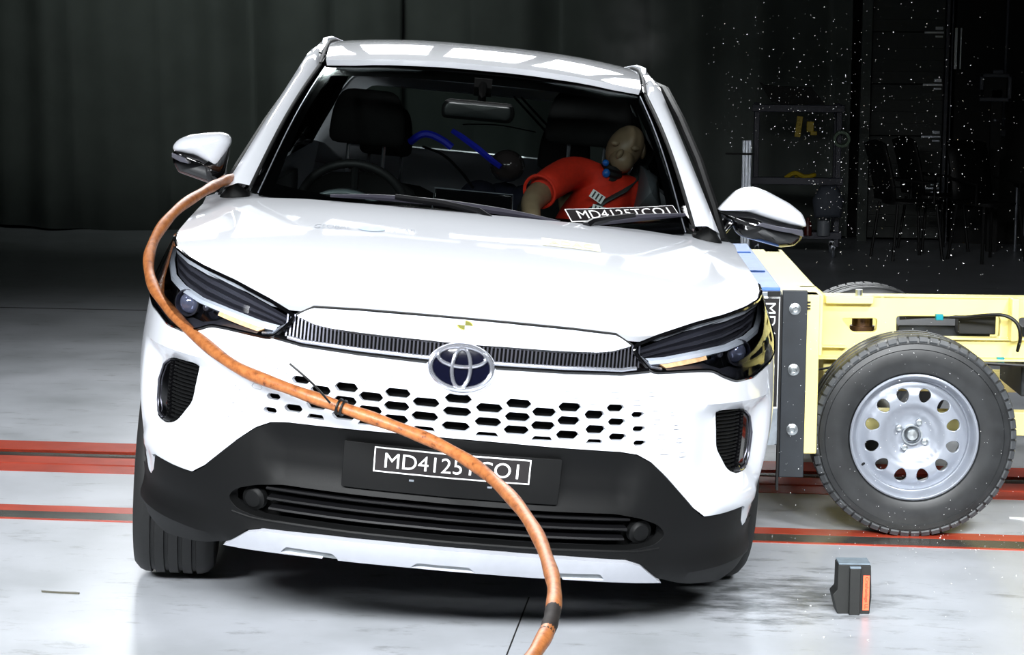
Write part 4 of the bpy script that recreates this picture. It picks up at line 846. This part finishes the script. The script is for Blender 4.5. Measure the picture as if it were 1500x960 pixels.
tag(obj('canister', lathe([(0,0),(.05,0),(.05,.13),(.04,.15),(0,.15)], (.68,16.35,.181), (0,0,1), 20, False), mat('dim white canister', (.45,.47,.5), .5)), 'small pale canister on the bottom shelf of the parts trolley', 'canister')
tag(obj('bottle', [lathe([(0,0),(.03,0),(.03,.09),(.012,.12),(.012,.14),(0,.14)], (.56,16.34,.18), (0,0,1), 16, False)], mat('dark red bottle', (.3,.08,.06), .4)), 'dark red bottle left of the pale canister on the parts trolley', 'bottle')
# aluminium profile stand
ps = empty('profile_stand', (.075, 15.9, 0)); tag(ps, 'bright aluminium profile post standing behind the right side mirror', 'stand')
obj('profile_post', [bb(-.036,.036,-.03,.03,.02,.93)]+[bb(x-.004,x+.004,-.034,-.028,.02,.93) for x in (-.032,.032,-.012,.012)], SATIN, ps, bevel=.003)
obj('stand_foot', [bb(-.2,.2,-.03,.03,0,.03), bb(-.03,.03,-.2,.2,0,.03)], SATIN, ps); obj('cross_arm', bb(-.16,.06,-.05,-.03,.82,.835), BLKM, ps)
# chairs in the dark
def chair():
    r = empty('chair', (1.33, 16.5, 0), .35)
    obj('seat', pillow([(-.2,.43),(.2,.43),(.21,.46),(-.21,.46)], -.22, .22), CHAIRM, r)
    obj('backrest', loft([[(-.21+.02*abs(k), y+.02*abs(k), z) for k in (-1,0,1)] for y, z in ((.0,.42),(.0,.5))][:0] or [[(-.2-.10*t**1.4, -.19+.38*k/4, .46+.46*t-.03*(abs(k-2)/2)**2*t) for k in range(5)] for t in (0,.25,.5,.75,1)]), CHAIRM, r, solid=.02)
    for x in (-.18,.18):
        for y in (-.19,.19): obj('leg', tube([(x*.9, y*.9, .43), (x*1.15, y*1.1, .0)], .012, 8), CHAIRM, r)
    for y in (-.21,.21): obj('armrest', tube([(.12, y, .44), (.12, y, .60), (-.20, y, .63)], .012, 8), CHAIRM, r)
    return r
ch = chair(); tag(ch, 'black plastic armchair, leftmost and most visible of the dark row before the door', 'chair', 'black chairs before the sectional door')
for (x, y, rz), lab in zip(((1.60,17.25,.4),(1.93,16.4,-1.0)), ('black plastic chair in the middle of the dark row of chairs', 'black plastic chair at the right end of the dark row')):
    c = ch.copy(); col.objects.link(c); c.location = (x, y, 0); c.rotation_euler = (0,0,rz); tag(c, lab, 'chair', 'black chairs before the sectional door')
    for k in ch.children: d = k.copy(); col.objects.link(d); d.parent = c
# equipment column on the far right
eq = empty('camera_column', (2.05, 17.2, 0)); tag(eq, 'dark equipment column with a pale square camera frame at the far right', 'equipment')
obj('column', bb(-.03,.05,-.03,.05,0,1.30), BLKM, eq)
obj('camera_frame', [bb(-.13,.12,-.06,-.03,1.21,1.24), bb(-.13,.12,-.06,-.03,1.40,1.43), bb(.09,.12,-.06,-.03,1.21,1.43), bb(-.13,-.10,-.06,-.03,1.30,1.43), bb(-.03,.05,-.06,-.03,1.43,1.46)], GREYD, eq, bevel=.006)
obj('camera_body', bb(-.10,.09,-.03,.15,1.23,1.41), BLKM, eq, bevel=.01); obj('indicator_knob', ball((.0,-.05,1.06), .014), SATIN, eq)
ds = obj('display_panel', [bb(1.785,1.805,17.88,17.9,1.46,1.80), bb(1.83,1.84,17.88,17.9,1.46,1.80)], SATIN); tag(ds, 'two pale vertical strips mounted high beside the sectional door', 'panel')
pp = obj('conduit_pipe', [cyl((2.17,17.6,1.0), (2.19,17.6,4.5), .012, 10)], GREYD); tag(pp, 'thin grey conduit pipe running up the dark wall at the right edge', 'pipe')
wb = obj('wall_socket', [bb(2.14,2.18,17.5,17.55,.92,.97)], GREYD, bevel=.004); tag(wb, 'small grey socket box on the dark wall near the right frame edge', 'socket')
tb = empty('side_table', (2.45, 17.0, 0)); tag(tb, 'dark side table with a thin metal leg at the right frame edge', 'table')
obj('table_top', bb(-.22,.6,-.3,.3,.53,.55), BLKM, tb, bevel=.004)
for x, y in ((-.19,-.27),(-.19,.27),(.57,-.27),(.57,.27)): obj('leg', cyl((x, y, 0), (x, y, .53), .012, 8), SATIN, tb)
# dust and glass specks thrown up by the impact
rs = random.Random(5); ge = []
def speck(x, y, z, r):
    d = [Vector((rs.gauss(0,1), rs.gauss(0,1), rs.gauss(0,1))).normalized()*r*rs.uniform(.6,1.3) for _ in range(4)]
    return [(x+q.x, y+q.y, z+q.z) for q in d], [(0,1,2),(0,2,3),(0,3,1),(1,3,2)]
for _ in range(1500):
    y = rs.uniform(6.3, 8.6); x = .32+rs.gauss(0, .36); z = 1.22+rs.gauss(0, .33)
    if z < .85 or z > 2.1 or x < -.12 or (x < .24 and z < 1.25): continue
    ge.append(speck(x, y, z, rs.choice((.0011,.0014,.0018,.0018,.003))))
for _ in range(420):
    ge.append(speck(rs.uniform(.15,1.0), rs.uniform(6.35,6.7), rs.uniform(.03,.75), rs.choice((.0012,.0016,.0022))))
for _ in range(140):
    ge.append(speck(rs.uniform(.1,1.3), rs.uniform(5.3,6.9), .003, rs.choice((.0012,.002,.003))))
tag(obj('dust_specks', ge, mat('white dust', (.95,.95,.95), .5), smooth=0, fix=False), 'white specks of dust and glass flying through the air at the impact', 'dust', kind='stuff')

# faint puff of smoke over the roof on the struck side
sm = obj('smoke_puff', ball((-.36,7.3,1.62), (.20,.16,.24), 24, 16), bpy.data.materials.new('thin smoke')); tag(sm, 'faint puff of smoke rising over the struck side of the car roof', 'smoke', kind='stuff')
smm = sm.data.materials[0]; smm.use_nodes = True; nt = smm.node_tree; nt.nodes.clear(); L = nt.links.new
o_ = nt.nodes.new('ShaderNodeOutputMaterial'); vs_ = nt.nodes.new('ShaderNodeVolumeScatter'); tc = nt.nodes.new('ShaderNodeTexCoord'); nn = nt.nodes.new('ShaderNodeTexNoise'); nn.inputs['Scale'].default_value = 7; nn.inputs['Detail'].default_value = 4
gd = nt.nodes.new('ShaderNodeVectorMath'); gd.operation = 'DISTANCE'; gd.inputs[1].default_value = (-.36,7.3,1.62); L(tc.outputs['Object'], gd.inputs[0]); L(tc.outputs['Object'], nn.inputs['Vector'])
fr_ = nt.nodes.new('ShaderNodeMapRange'); fr_.inputs['From Min'].default_value = .02; fr_.inputs['From Max'].default_value = .18; fr_.inputs['To Min'].default_value = 1; fr_.inputs['To Max'].default_value = 0; L(gd.outputs['Value'], fr_.inputs['Value'])
nr = nt.nodes.new('ShaderNodeMapRange'); nr.inputs['From Min'].default_value = .42; nr.inputs['From Max'].default_value = .7; nr.inputs['To Max'].default_value = .45; L(nn.outputs['Fac'], nr.inputs['Value'])
mm = nt.nodes.new('ShaderNodeMath'); mm.operation = 'MULTIPLY'; L(fr_.outputs['Result'], mm.inputs[0]); L(nr.outputs['Result'], mm.inputs[1]); L(mm.outputs[0], vs_.inputs['Density']); L(vs_.outputs[0], o_.inputs['Volume'])
